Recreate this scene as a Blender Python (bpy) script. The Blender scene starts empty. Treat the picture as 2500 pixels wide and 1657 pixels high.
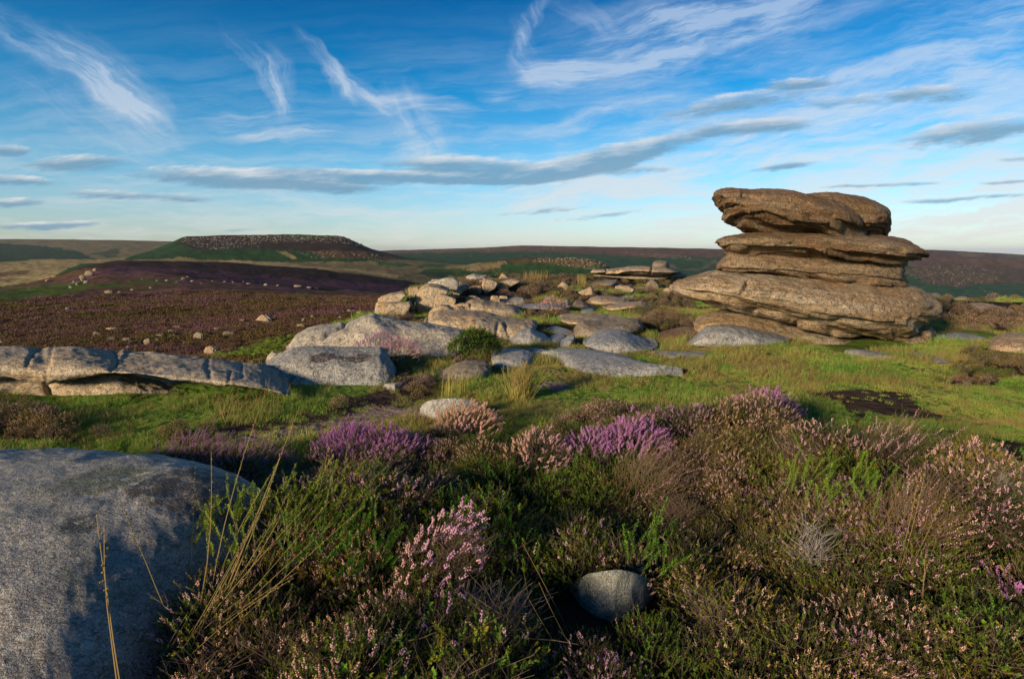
import bpy, bmesh, math, random
import numpy as np
from mathutils import Vector

random.seed(7); rng = np.random.default_rng(7)
S = bpy.context.scene
COL = S.collection

# ------------------------------------------------------------------ camera
F = 1389.0; CX = 1250.0; CY = 828.5; HOR = 615.0; EYE = 1.5      # in units of the 2500 px wide photo
PITCH = math.atan((CY-HOR)/F); CP, SP = math.cos(PITCH), math.sin(PITCH)
cam = bpy.data.cameras.new("camera"); co = bpy.data.objects.new("camera", cam); COL.objects.link(co)
cam.sensor_width = 36; cam.lens = F/2500*36; cam.clip_start = .05; cam.clip_end = 30000
co.location = (0, 0, EYE); co.rotation_euler = (math.pi/2-PITCH, 0, 0)
S.camera = co
S.render.resolution_x = 1024; S.render.resolution_y = 678

# ------------------------------------------------------------------ light
SUN_EL = 14.0
SUN_AZ = (-0.69, -0.72)                       # horizontal direction towards the sun: left and behind
sv = Vector((SUN_AZ[0], SUN_AZ[1], math.tan(math.radians(SUN_EL))*math.hypot(*SUN_AZ))).normalized()
sl = bpy.data.lights.new("sun", 'SUN'); so = bpy.data.objects.new("sun", sl); COL.objects.link(so)
sl.energy = 3.9; sl.angle = math.radians(7); sl.color = (1.0, .74, .46)
so.rotation_euler = sv.to_track_quat('Z', 'Y').to_euler()
S.view_settings.view_transform = 'Standard'; S.view_settings.look = 'None'
S.view_settings.exposure = 1.0; S.view_settings.gamma = 1.0

# ------------------------------------------------------------------ node helper
class N:
    def __init__(s, tree): s.t = tree; s.n = tree.nodes; s.l = tree.links
    def new(s, typ, **kw):
        n = s.n.new(typ)
        for k, v in kw.items(): setattr(n, k, v)
        return n
    def put(s, sock, v):
        if v is None: return
        if isinstance(v, bpy.types.NodeSocket): s.l.new(v, sock)
        else: sock.default_value = v
    def m(s, op, a, b=None, c=None, clamp=False):
        n = s.new('ShaderNodeMath', operation=op, use_clamp=clamp)
        s.put(n.inputs[0], a); s.put(n.inputs[1], b); s.put(n.inputs[2], c)
        return n.outputs[0]
    def v(s, op, a, b=None):
        n = s.new('ShaderNodeVectorMath', operation=op); s.put(n.inputs[0], a); s.put(n.inputs[1], b)
        return n.outputs['Value'] if op in ('DOT_PRODUCT', 'LENGTH') else n.outputs[0]
    def xyz(s, x, y, z):
        n = s.new('ShaderNodeCombineXYZ'); s.put(n.inputs[0], x); s.put(n.inputs[1], y); s.put(n.inputs[2], z); return n.outputs[0]
    def sep(s, v):
        n = s.new('ShaderNodeSeparateXYZ'); s.put(n.inputs[0], v); return n.outputs
    def noise(s, vec, scale, detail=3, rough=.55, dist=0, col=False):
        n = s.new('ShaderNodeTexNoise'); s.put(n.inputs['Vector'], vec); n.inputs['Scale'].default_value = scale
        n.inputs['Detail'].default_value = detail; n.inputs['Roughness'].default_value = rough; n.inputs['Distortion'].default_value = dist
        return n.outputs['Color' if col else 'Fac']
    def vor(s, vec, scale, feature='F1'):
        n = s.new('ShaderNodeTexVoronoi', feature=feature); s.put(n.inputs['Vector'], vec); n.inputs['Scale'].default_value = scale
        return n.outputs['Distance']
    def mr(s, x, a, b, c=0., d=1., smooth=True):
        n = s.new('ShaderNodeMapRange', interpolation_type='SMOOTHSTEP' if smooth else 'LINEAR')
        s.put(n.inputs[0], x)
        for i, q in enumerate((a, b, c, d)): s.put(n.inputs[i+1], q)
        return n.outputs[0]
    def mix(s, f, a, b, mode='MIX'):
        n = s.new('ShaderNodeMix', data_type='RGBA', blend_type=mode)
        s.put(n.inputs[0], f)
        for i, q in ((6, a), (7, b)):
            if isinstance(q, tuple): q = q if len(q) == 4 else q+(1,)
            s.put(n.inputs[i], q)
        return n.outputs[2]
    def ramp(s, f, stops):
        n = s.new('ShaderNodeValToRGB'); s.put(n.inputs[0], f); e = n.color_ramp.elements
        while len(e) < len(stops): e.new(.5)
        for q, (p, c) in zip(e, stops): q.position = p; q.color = c+(1,)
        return n.outputs[0]

def uv2ray(u, v):                              # slope across and slope up per metre of depth
    X = (np.asarray(u, float)-CX)/F; V = (CY-np.asarray(v, float))/F
    k = CP+V*SP
    return X/k, (V*CP-SP)/k
def proj(x, y, z):
    d = y*CP-(z-EYE)*SP; d = np.maximum(d, 1e-3)
    return CX+F*x/d, CY-F*(y*SP+(z-EYE)*CP)/d

# ------------------------------------------------------------------ sky
W = bpy.data.worlds.new("World"); S.world = W; W.use_nodes = True
W.node_tree.nodes.clear(); n = N(W.node_tree)
sky = n.new('ShaderNodeTexSky', sky_type='NISHITA'); sky.sun_disc = False
sky.sun_elevation = math.radians(SUN_EL); sky.sun_rotation = math.atan2(SUN_AZ[0], SUN_AZ[1])
sky.altitude = 400; sky.air_density = 1.0; sky.dust_density = .6; sky.ozone_density = 3.0
D = n.new('ShaderNodeTexCoord').outputs['Generated']
dx, dy, dz = n.sep(D)
el = n.m('MAXIMUM', dz, 0.0)
grade = n.ramp(n.m('MULTIPLY', el, 1.6), [
    (0.0, (.74, .76, .88)), (.10, (.66, .76, .86)), (.22, (.42, .75, .85)), (.40, (.05, .54, .75)), (.62, (.00, .33, .56)), (.80, (.00, .27, .46)), (1., (.00, .22, .40))])
base = n.mix(1., sky.outputs[0], grade, 'MULTIPLY')
ysafe = n.m('MAXIMUM', dy, .08)
A0 = n.m('DIVIDE', dx, ysafe); E0 = n.m('DIVIDE', dz, ysafe)
wv = n.noise(n.xyz(n.m('MULTIPLY', A0, 1.0), n.m('MULTIPLY', E0, 1.5), 3.), 5., 4, .6, 0, True)
w2 = n.v('SUBTRACT', wv, (.5, .5, .5)); wx, wy, _ = n.sep(w2)
A = n.m('ADD', A0, n.m('MULTIPLY', wx, .10)); E = n.m('ADD', E0, n.m('MULTIPLY', wy, .055))
AG = n.m('ADD', A0, n.m('MULTIPLY', wx, .05)); EG = n.m('ADD', E0, n.m('MULTIPLY', wy, .014))
def streak(ang, sx, sy, seed, detail=5, rough=.62):
    c, s_ = math.cos(ang), math.sin(ang)
    p = n.m('ADD', n.m('MULTIPLY', A, c*sx), n.m('MULTIPLY', E, s_*sx))
    q = n.m('ADD', n.m('MULTIPLY', A, -s_*sy), n.m('MULTIPLY', E, c*sy))
    return n.noise(n.xyz(p, q, seed), 1., detail, rough, .15)
ST = {'d': streak(math.radians(-32), 5, 30, 1., 7, .66), 's': streak(math.radians(-62), 6, 28, 2., 7, .66), 'r': streak(math.radians(14), 4, 26, 4., 7, .66), 'h': streak(math.radians(3), 4, 44, 7., 7, .64)}
HC = .16
hz = n.noise(n.xyz(n.m('DIVIDE', A, n.m('ADD', E, HC)), n.m('DIVIDE', 1.6, n.m('ADD', E, HC)), 9.), 1.5, 6, .62, .3)
def blob(u, v, ang, L, Wd, A=A, E=E):
    a, e = uv2ray(u, v); a = float(a); e = float(e); t = math.radians(-ang); L /= F; Wd /= F
    c, s_ = math.cos(t), math.sin(t)
    xx = n.m('SUBTRACT', A, a); yy = n.m('SUBTRACT', E, e)
    p = n.m('ADD', n.m('MULTIPLY', xx, c/L), n.m('MULTIPLY', yy, s_/L))
    q = n.m('ADD', n.m('MULTIPLY', xx, -s_/Wd), n.m('MULTIPLY', yy, c/Wd))
    r = n.m('ADD', n.m('MULTIPLY', p, p), n.m('MULTIPLY', q, q))
    return n.m('MAXIMUM', n.m('SUBTRACT', 1., r), 0.), q
# cirrus: (u, v, tilt in degrees clockwise, half length, half width, weight, streak set)
CI = [(120, 130, 32, 260, 42, .75, 'd'), (300, 225, 42, 170, 60, .9, 'd'), (230, 300, 30, 230, 40, .4, 'd'), (640, 175, 56, 120, 26, .95, 's'), (690, 215, 75, 90, 30, .45, 's'), (665, 305, 4, 140, 34, 1.15, 'h'),
      (790, 165, 52, 90, 22, .9, 's'), (870, 215, 30, 100, 24, 1., 'd'), (1020, 250, 10, 130, 20, .95, 'h'), (1010, 330, 70, 130, 60, .5, 's'), (1000, 380, -25, 110, 30, .55, 'r'), (1215, 240, -4, 60, 14, .9, 'h'),
      (1300, 60, -62, 110, 20, .75, 's'), (1290, 130, 85, 80, 34, .5, 's'), (1350, 180, -5, 90, 36, 1.15, 'h'), (1640, 95, -14, 330, 95, .85, 'r'), (1820, 25, -12, 330, 60, .7, 'r'), (1560, 160, -6, 190, 30, .8, 'h'), (1430, 40, 25, 90, 22, .5, 'd'),
      (1480, 275, -18, 220, 22, .5, 'r'), (2280, 130, -24, 420, 60, .35, 'r'), (1700, 410, -14, 520, 40, .6, 'r'), (1350, 465, -10, 260, 26, .75, 'r'), (2100, 350, -8, 500, 70, .45, 'r'), (1900, 250, -8, 500, 60, .4, 'r'), (2440, 130, -30, 200, 90, .4, 'r')]
wd = None
for (u, v, an, L, Wd, k, s_) in CI:
    b, _ = blob(u, v, an, L*1.15, Wd*1.25)
    t = n.m('MULTIPLY', n.m('MULTIPLY', b, k*.85), n.mr(ST[s_], .36, .80, .05, 1.3))
    wd = t if wd is None else n.m('ADD', wd, t)
# broad thin veil, thicker towards the horizon and to the right
veil = n.m('MULTIPLY', n.mr(n.m('ADD', n.m('MULTIPLY', hz, .5), n.m('MULTIPLY', ST['h'], .5)), .40, .64), n.mr(E0, .02, .46, .85, .0))
veil = n.m('MULTIPLY', veil, n.mr(A0, -.9, .7, .5, 1.))
veil2 = n.m('MULTIPLY', n.mr(ST['r'], .38, .72), n.m('MULTIPLY', n.mr(A0, -.15, .8, .0, .8), n.mr(E0, .0, .6, 1., .35)))
wd = n.m('MINIMUM', n.m('ADD', n.m('ADD', wd, veil), veil2), .84)
CREAM = (.40, .39, .38)
c1 = n.mix(n.m('MULTIPLY', wd, n.mr(E0, .0, .5, .85, .62)), base, n.mix(n.mr(E0, .05, .45), CREAM, (.30, .37, .46)))
# low grey stratus bars with lit tops
GR = [(640, 440, 3, 330, 21.060000000000002, 1.25), (900, 430, 3, 260, 13.26, 0.9), (1150, 405, 2, 210, 17.16, 1.1), (1060, 430, 2, 330, 10.92, 0.8), (1480, 385, -13, 270, 23.400000000000002, 1.3), (1330, 425, -3, 300, 14.040000000000001, 1.0), (185, 396, -2, 130, 15.3, 1.2), (20, 367, 2, 60, 11.700000000000001, 1.1), (30, 438, 4, 120, 12.6, 1.0), (350, 478, 3, 230, 10.8, 0.8), (30, 495, -2, 90, 10.8, 1.1), (120, 550, -2, 170, 8.1, 1.1), (1800, 250, -10, 230, 19.8, 0.85), (1950, 200, -3, 110, 10.8, 0.7), (2280, 230, -3, 110, 18.0, 0.9), (1850, 310, -3, 150, 16.2, 1.1), (2390, 320, -8, 190, 25.2, 1.05), (1920, 407, -6, 90, 8.1, 1.0), (2080, 245, -4, 160, 12.6, 0.6), (1340, 512, -5, 130, 6.3, 0.55), (1450, 527, -6, 170, 6.3, 0.5), (2350, 485, -3, 190, 6.3, 0.8), (2150, 452, -2, 160, 5.4, 0.8), (2480, 390, -3, 60, 7.2, 0.6), (2480, 445, -2, 90, 5.4, 0.7), (570, 560, -1, 60, 5.4, 0.6)]
gd = None; lit = None
gn = n.noise(n.xyz(n.m('MULTIPLY', AG, 12.), n.m('ADD', n.m('MULTIPLY', EG, 62.), n.m('MULTIPLY', AG, -8.)), 5.), 1., 8, .70)
for (u, v, an, L, Wd, k) in GR:
    b, q = blob(u, v, an, L*1.12, Wd*1.5, AG, EG)
    t = n.m('MULTIPLY', b, k)
    li = n.m('MULTIPLY', t, q)
    gd = t if gd is None else n.m('ADD', gd, t); lit = li if lit is None else n.m('ADD', lit, li)
ga = n.mr(n.m('ADD', gd, n.m('MULTIPLY', n.m('SUBTRACT', gn, .5), 2.6)), .15, 1.0)
ga = n.m('MULTIPLY', ga, n.mr(gd, .0, .18))
lq = n.mr(n.m('ADD', n.m('DIVIDE', lit, n.m('MAXIMUM', gd, .05)), n.m('MULTIPLY', n.m('SUBTRACT', gn, .5), 1.6)), -.15, .9)
gcol = n.mix(lq, (.085, .165, .24), (.40, .40, .40))
c2 = n.mix(n.m('MULTIPLY', ga, .80), c1, gcol)
SKYK = .10
clouds_scaled = c2
# base sky is in Nishita units, clouds were given in picture units: bring both to picture units
base_src = n.new('ShaderNodeVectorMath', operation='SCALE'); n.put(base_src.inputs[0], sky.outputs[0]); base_src.inputs['Scale'].default_value = SKYK
for l in list(W.node_tree.links):
    if l.from_node == sky and l.to_node != base_src:
        ts = l.to_socket; W.node_tree.links.remove(l); W.node_tree.links.new(base_src.outputs[0], ts)
up = n.new('ShaderNodeVectorMath', operation='SCALE'); n.put(up.inputs[0], clouds_scaled); up.inputs['Scale'].default_value = 1/SKYK
bg = n.new('ShaderNodeBackground'); n.put(bg.inputs[0], up.outputs[0]); bg.inputs[1].default_value = SKYK
n.put(n.new('ShaderNodeOutputWorld').inputs[0], bg.outputs[0])
W.cycles.sampling_method = 'MANUAL'; W.cycles.sample_map_resolution = 512

# ------------------------------------------------------------------ numpy noise
def _h(i, j, k, s):
    n_ = (i*374761393+j*668265263+k*2147483647+s*1274126177) & 0xffffffff
    n_ = ((n_ ^ (n_ >> 13))*1274126177) & 0xffffffff
    n_ = ((n_ ^ (n_ >> 15))*2246822519) & 0xffffffff
    return ((n_ ^ (n_ >> 16)) & 0xffff)/32767.5-1.
def vn(x, y, z, s=0):
    x, y, z = np.broadcast_arrays(np.asarray(x, float), np.asarray(y, float), np.asarray(z, float))
    i, j, k = np.floor(x).astype(np.int64), np.floor(y).astype(np.int64), np.floor(z).astype(np.int64)
    a, b, c = x-i, y-j, z-k
    a, b, c = [t*t*t*(t*(t*6-15)+10) for t in (a, b, c)]
    r = 0
    for p, wa in ((0, 1-a), (1, a)):
        for q, wb in ((0, 1-b), (1, b)):
            for o, wc in ((0, 1-c), (1, c)):
                r = r+_h(i+p, j+q, k+o, s)*wa*wb*wc
    return r
def fbm(x, y, z, o=4, s=0, g=.5):
    r = 0; a = 1.; t = 0; f = 1.
    for q in range(o):
        r = r+a*vn(x*f+q*7.3, y*f+q*3.1, z*f-q*5.7, s+q); t += a; a *= g; f *= 2.03
    return r/t*1.4
def sm(x, a, b):
    t = np.clip((x-a)/(b-a), 0, 1); return t*t*(3-2*t)
def inpoly(u, v, P):
    P = np.asarray(P, float); c = np.zeros(np.shape(u), bool); j = len(P)-1
    for i in range(len(P)):
        xi, yi = P[i]; xj, yj = P[j]
        if yi != yj:
            c ^= ((yi > v) != (yj > v)) & (u < (xj-xi)*(v-yi)/(yj-yi)+xi)
        j = i
    return c
CR = {'T': (1600, 420, 2.629), 'M': (850, 580, 2.629), 'L': (0, 540, 2.629), 'W': (0, 780, 2.366), 'B': (0, 1050, 2.366), 'H': (800, 950, 2.218),
      'R': (1600, 850, 1.9433), 'K': (850, 590, 5.258), 'N': (1280, 620, 4.732), 'G': (1000, 800, 4.732), 'O': (0, 0, 1.)}
def C(k, pts):
    ox, oy, s = CR[k]; return [(ox+x/s, oy+y/s) for x, y in pts]

# ------------------------------------------------------------------ terrain
FAR = [
 (6, [(-400, 1010), (700, 960), (2900, 950)]),
 (8, [(-400, 950), (700, 925), (2900, 900)]),
 (14, [(-400, 885), (700, 872), (1200, 850), (2900, 850)]),
 (30, [(-400, 818), (600, 802), (900, 795), (1250, 760), (2900, 800)]),
 (60, [(-400, 760), (0, 752), (600, 742), (900, 742), (1250, 720), (1700, 730), (2900, 775)]),
 (120, [(-400, 728), (0, 715), (450, 692), (900, 715), (1100, 725), (1700, 730), (2900, 767)]),
 (180, [(-400, 735), (0, 705), (120, 690), (250, 664), (450, 665), (700, 688), (900, 705), (1100, 722), (2500, 762)]),
 (250, [(-400, 745), (0, 702), (100, 682), (180, 655), (240, 641), (300, 637), (550, 639), (750, 655), (900, 672), (1020, 690), (1150, 705), (1400, 712), (2000, 730), (2500, 760)]),
 (330, [(-400, 750), (0, 706), (100, 692), (180, 666), (240, 654), (300, 650), (550, 652), (750, 663), (900, 678), (1020, 696), (1150, 712), (1400, 718), (2000, 735), (2500, 760)]),
 (420, [(-400, 690), (0, 676), (100, 668), (200, 656), (300, 650), (550, 652), (750, 656), (900, 662), (1020, 668), (1120, 685), (1200, 690), (1500, 700), (2000, 735), (2500, 755)]),
 (480, [(-400, 670), (0, 660), (300, 645), (550, 648), (900, 655), (1050, 664), (1130, 672), (1180, 668), (1300, 660), (1480, 668), (1550, 700), (2000, 735), (2500, 752)]),
 (520, [(-400, 662), (0, 652), (300, 640), (550, 645), (900, 650), (1050, 656), (1120, 650), (1181, 638), (1268, 630), (1382, 628), (1458, 634), (1490, 650), (1530, 690), (2000, 735), (2500, 750)]),
 (600, [(-400, 650), (0, 640), (200, 634), (300, 636), (550, 641), (900, 645), (1050, 648), (1107, 648), (1181, 650), (1268, 645), (1382, 645), (1458, 650), (1530, 690), (1744, 710), (2000, 735), (2500, 748)]),
 (700, [(-400, 645), (0, 634), (200, 631), (304, 631), (380, 618), (450, 603), (560, 601), (720, 601), (840, 603), (880, 609), (926, 619), (994, 634), (1107, 646), (1250, 650), (1500, 690), (1744, 708), (2000, 733), (2500, 745)]),
 (770, [(-400, 645), (0, 636), (200, 632), (304, 630), (370, 613), (426, 595), (450, 591), (560, 591), (720, 591), (840, 589), (870, 597), (926, 615), (994, 631), (1107, 644), (1250, 652), (1500, 690), (1744, 707), (2000, 731), (2500, 743)]),
 (788, [(-400, 645), (0, 636), (200, 632), (304, 630), (370, 611), (426, 591), (449, 579), (551, 575), (715, 573.5), (800, 575), (837, 577), (860, 586), (900, 606), (926, 612.5), (994, 629), (1107, 643), (1250, 652), (1500, 690), (1744, 707), (2000, 731), (2500, 743)]),
 (900, [(-400, 640), (0, 638), (304, 634), (426, 596), (449, 580), (837, 579), (900, 613), (926, 622), (994, 636), (1107, 647), (1250, 654), (1500, 690), (1744, 706), (2000, 729), (2500, 740)]),
 (1050, [(-400, 640), (0, 638), (300, 636), (450, 620), (837, 620), (926, 640), (1107, 650), (1250, 654), (1500, 688), (1744, 705), (2000, 727), (2500, 738)]),
 (1300, [(-400, 630), (0, 630), (250, 628), (426, 626), (926, 632), (1107, 641), (1265, 648), (1500, 668), (1744, 690), (2000, 715), (2500, 728)]),
 (1600, [(-400, 610), (0, 612), (250, 609), (426, 608), (900, 622), (1107, 630), (1265, 634), (1500, 645), (1744, 660), (2000, 680), (2500, 700)]),
 (2000, [(-400, 586), (0, 589), (426, 593), (926, 615), (1107, 612), (1265, 609), (1382, 610), (1744, 626), (2262, 642), (2500, 660)]),
 (2200, [(-400, 581), (0, 584.5), (240, 586), (426, 590), (926, 612.5), (1173, 605), (1265, 599.5), (1600, 605.5), (1744, 612), (2262, 622), (2500, 635)]),
 (2600, [(-400, 582), (0, 585), (426, 591), (926, 613), (1173, 606), (1265, 600.5), (1600, 605), (1744, 608), (2000, 606), (2262, 607), (2500, 618), (2900, 626)]),
 (8000, [(-400, 622), (2900, 632)])]
fr = np.log([f[0] for f in FAR])
A_S = np.linspace(-1.15, 1.15, 461)
FT = []
for r_, pts in FAR:
    us = np.array([p[0] for p in pts], float); vs = np.array([p[1] for p in pts], float)
    e = np.interp(A_S*F*1.012+CX, us, -(vs-HOR)/F)
    k = np.ones(5)/5; e2 = np.convolve(np.pad(e, 2, 'edge'), k, 'valid')
    FT.append(e2)
FT = np.array(FT)                              # slope table
EA = [-1.2, -.95, -.47, -.42, -.37, -.30, -.24, -.19, -.15, -.10, 0, .25, .45, .60, .9, 1.2]
EY = [6.2, 6.2, 6.4, 7.0, 9.2, 11.5, 14.5, 19, 27, 35, 37, 36, 30, 21, 18, 18]
BUMPS = [(C('T', [(560, 1130)])[0], .85, .16), (C('R', [(1080, 130)])[0], .55, .13), (C('T', [(2250, 1250)])[0], .7, .08), (C('G', [(1600, 520)])[0], .3, .08), (C('K', [(1900, 640)])[0], 3.0, .28),
         (C('N', [(1600, 830)])[0], 1.0, .1), (C('G', [(800, 650)])[0], .3, .07), ((1800, 1120), 1.3, .12), ((2350, 1250), .8, .10), ((1200, 1200), 1.0, .05), ((1950, 775), 2., .1)]
def far_h(a, y):
    ly = np.log(np.maximum(y, 1e-3)); ly = np.clip(ly, fr[0], fr[-1])
    i = np.clip(np.searchsorted(fr, ly)-1, 0, len(fr)-2); t = (ly-fr[i])/(fr[i+1]-fr[i])
    ts = t*.5+.5*t*t*(3-2*t)
    ai = np.clip((a-A_S[0])/(A_S[1]-A_S[0]), 0, len(A_S)-1.001); j = ai.astype(int); q = ai-j
    e0 = FT[i, j]*(1-q)+FT[i, j+1]*q; e1 = FT[i+1, j]*(1-q)+FT[i+1, j+1]*q
    return EYE+np.maximum(y, .5)*(e0*(1-ts)+e1*ts)
def plat_h(x, y):
    h = .045*fbm(x*.55, y*.55, 0, 3, 11)+.02*fbm(x*2.2, y*2.2, 0, 2, 12)
    for (u, v), r, hh in BUMPS:
        a, e = uv2ray(u, v); yy = -EYE/float(e); xx = float(a)*yy
        h = h+hh*np.exp(-((x-xx)**2+(y-yy)**2)/(r*r))
    return h
def G(x, y):
    x = np.asarray(x, float); y = np.asarray(y, float)
    R = np.hypot(x, y); yf = np.maximum(y, R*.52)
    a = np.clip(x/np.maximum(yf, .05), -1.15, 1.15)
    a = np.where(y < R*.52, np.sign(x)*1.15, a)
    ye = np.interp(a, EA, EY)*(1+.05*vn(a*9, 0, 0, 3))
    w = 1-sm(yf, ye*.97, ye*1.22+.6)
    hf = far_h(a, yf)
    hf = hf+np.minimum(yf, 60)*.006*fbm(x*.12, y*.12, 0, 3, 21)+yf*.0011*fbm(x/yf*30, np.log(yf)*14, 0, 4, 22)*sm(yf, 30, 150)*(1-.45*sm(yf, 700, 800))
    hf = hf+.05*fbm(x*.9, y*.9, 0, 3, 23)*sm(yf, 6, 20)
    return plat_h(x, y)*w+hf*(1-w)
def unproj(u, v, y0=1.0, y1=3000):
    a, e = uv2ray(u, v); a = float(a); e = float(e)
    ys = np.exp(np.linspace(math.log(y0), math.log(y1), 1500)); zr = EYE+e*ys
    d = G(a*ys, ys)-zr; k = np.nonzero(d >= 0)[0]
    y = ys[k[0]] if len(k) else y1
    return a*y, y, float(G(a*y, y))

# paint list: (polygon, colour, blend, rmin, rmax)
HB = np.array((.072, .044, .024)); HP = np.array((.115, .050, .085)); STRAW = np.array((.215, .175, .085)); DG = np.array((.020, .050, .018)); BG = np.array((.060, .105, .015))
DARKM = np.array((.026, .016, .014)); PUR = np.array((.058, .028, .046))
FARPAINT = [
 (C('O', [(-500, 500), (3000, 500), (3000, 1000), (-500, 1000)]), HB, 1, 5, 330, 0),
 # far left hill
 (C('O', [(-500, 500), (3000, 500), (3000, 1000), (-500, 1000)]), DG*1.15, 1, 330, 9000, 0),
 (C('O', [(-500, 560), (470, 560), (470, 640), (-500, 640)]), STRAW*.62, .9, 950, 9000, 3),
 (C('L', [(-400, 130), (60, 145), (400, 165), (440, 190), (590, 225), (600, 242), (100, 255), (-400, 270)]), DG*.62, .95, 900, 9000, 5),  # dark shadow across the hill slope, painted into the ground colour
 (C('L', [(600, 210), (760, 170), (800, 200), (700, 240)]), DG*.8, .7, 900, 9000, 5),
 (C('L', [(-500, 300), (0, 265), (250, 240), (600, 240), (900, 205), (820, 250), (520, 270), (380, 330), (300, 380), (0, 420), (-500, 470)]), STRAW, 1, 330, 900, 4),
 (C('L', [(-300, 335), (190, 315), (170, 345), (-300, 365)]), HB, .8, 330, 900, 4), (C('L', [(-300, 385), (130, 370), (60, 395), (-300, 405)]), HB, .6, 330, 900, 4),
 # straw plain
 (C('O', [(330, 632), (620, 630), (900, 634), (1000, 634), (1150, 640), (1250, 640), (1200, 660), (1120, 700), (1000, 720), (500, 700), (330, 660)]), STRAW*.62, .95, 330, 760, 4),
 (C('L', [(1400, 248), (1700, 262), (2366, 320), (2366, 332), (1700, 285), (1400, 262)]), STRAW*1.1, .8, 330, 760, 4),
 (C('K', [(0, 350), (400, 370), (650, 440), (600, 450), (300, 410), (0, 380)]), STRAW*1.15, .8, 330, 760, 4),
 (C('K', [(0, 230), (290, 235), (420, 255), (850, 300), (700, 320), (420, 310), (300, 262), (0, 268)]), DG*1.3, .9, 330, 760, 4),
 (C('K', [(880, 310), (1060, 285), (1350, 300), (1250, 330), (950, 330)]), DG*1.3, .9, 330, 760, 4),
 (C('K', [(940, 400), (1080, 345), (1500, 340), (1900, 400), (2366, 420), (2366, 600), (1200, 480), (960, 430)]), DG, .95, 330, 760, 4),
 (C('K', [(1250, 330), (1330, 290), (1800, 275), (1700, 300), (1330, 320)]), STRAW*.8, .8, 330, 760, 4),
 # flat topped hill: dark heather and bracken, darkened further for cloud shade
 (C('L', [(780, 245), (1100, 130), (1180, 95), (2200, 95), (2366, 175), (2366, 262), (1800, 262), (1400, 245)]), DG*.85, 1, 560, 1000, 3),
 (C('L', [(1150, 160), (1180, 100), (2230, 100), (2366, 180), (2500, 260), (2366, 235), (2000, 190), (1600, 165), (1300, 190)]), DARKM*1.25, .9, 560, 1000, 6),
 (C('L', [(1980, 190), (2366, 185), (2600, 240), (2400, 245), (2100, 240)]), HB*.95, .9, 560, 1000, 5),
 (C('L', [(1770, 186), (1830, 190), (1900, 225), (1905, 245), (1860, 236)]), STRAW*.9, .9, 560, 1000, 3),
 (C('L', [(1040, 255), (1130, 235), (1250, 238), (1190, 262)]), STRAW*.8, .9, 330, 1000, 3),
 # mid rocky hill
 (C('M', [(850, 150), (1100, 125), (1430, 120), (1600, 140), (1700, 190), (1300, 170), (1000, 165)]), HB*1.1, .8, 480, 620, 5),
 (C('K', [(1500, 340), (1800, 330), (2000, 380), (1700, 380)]), HB, .7, 430, 620, 4),
 # far edge: heather top band, green slope, straw streaks
 (C('O', [(900, 590), (1300, 590), (1760, 600), (2600, 600), (2600, 660), (2300, 650), (1740, 632), (1300, 612), (930, 622)]), HB*1.15+PUR*.25, .95, 1200, 9000, 6),
 (C('T', [(0, 590), (200, 640), (420, 590), (400, 570), (200, 620), (60, 560)]), STRAW*.6, .6, 900, 9000, 8),
 (C('T', [(1560, 640), (1800, 560), (2366, 590), (2700, 640), (2700, 760), (2100, 740), (1750, 720)]), HB*1.2, .8, 900, 9000, 10),
 (C('T', [(1600, 690), (1750, 740), (2366, 700), (2700, 700), (2700, 900), (1600, 900)]), DG*1.35, .9, 500, 9000, 8),
 (C('T', [(1900, 522), (2100, 530), (2366, 545), (2366, 556), (2000, 540)]), STRAW*.7, .8, 1500, 9000, 3),
 (C('T', [(2240, 525), (2700, 525), (2700, 575), (2330, 560)]), BG*.9+STRAW*.3, .8, 1500, 9000, 3),
 # near moor bands
 (C('L', [(230, 380), (520, 262), (800, 252), (1100, 255), (1700, 270), (2366, 330), (2800, 420), (2800, 470), (2000, 440), (1400, 380), (900, 320), (600, 300), (420, 340)]), DARKM, 1, 100, 330, 5),
 (C('L', [(620, 320), (700, 290), (1100, 300), (1700, 350), (2366, 400), (2900, 450), (2900, 480), (2366, 440), (1700, 400), (1100, 330), (800, 320)]), PUR, .85, 100, 330, 6),
 (C('L', [(-600, 450), (0, 445), (430, 395), (480, 380), (600, 410), (400, 470), (0, 520), (-600, 560)]), BG*.75, .9, 30, 330, 6),
 (C('L', [(600, 405), (900, 378), (1150, 378), (1150, 398), (850, 410), (600, 432)]), BG*.7, .85, 30, 330, 6),
 (C('L', [(210, 548), (620, 512), (640, 520), (400, 540), (230, 556)]), STRAW*1.2, .95, 30, 330, 3), (C('L', [(640, 500), (900, 486), (960, 490), (700, 508)]), STRAW, .8, 30, 330, 3),
 (C('L', [(50, 750), (250, 725), (260, 735), (120, 755)]), STRAW, .9, 20, 330, 3), (C('L', [(1300, 478), (1440, 474), (1440, 482), (1300, 486)]), STRAW*.8, .7, 30, 330, 3),
 (C('L', [(600, 800), (650, 785), (700, 800), (640, 812)]), BG*.6, .8, 20, 330, 3), (C('L', [(1880, 470), (1950, 450), (2010, 475), (1900, 486)]), BG*.6+STRAW*.3, .8, 30, 330, 3),
 (C('L', [(2200, 560), (2260, 530), (2366, 550), (2500, 600), (2366, 600)]), BG*.8+STRAW*.2, .8, 14, 330, 5),
 (C('L', [(980, 580), (1060, 655), (1150, 620), (1040, 660)]), STRAW*.5, .5, 14, 330, 5)]
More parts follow.
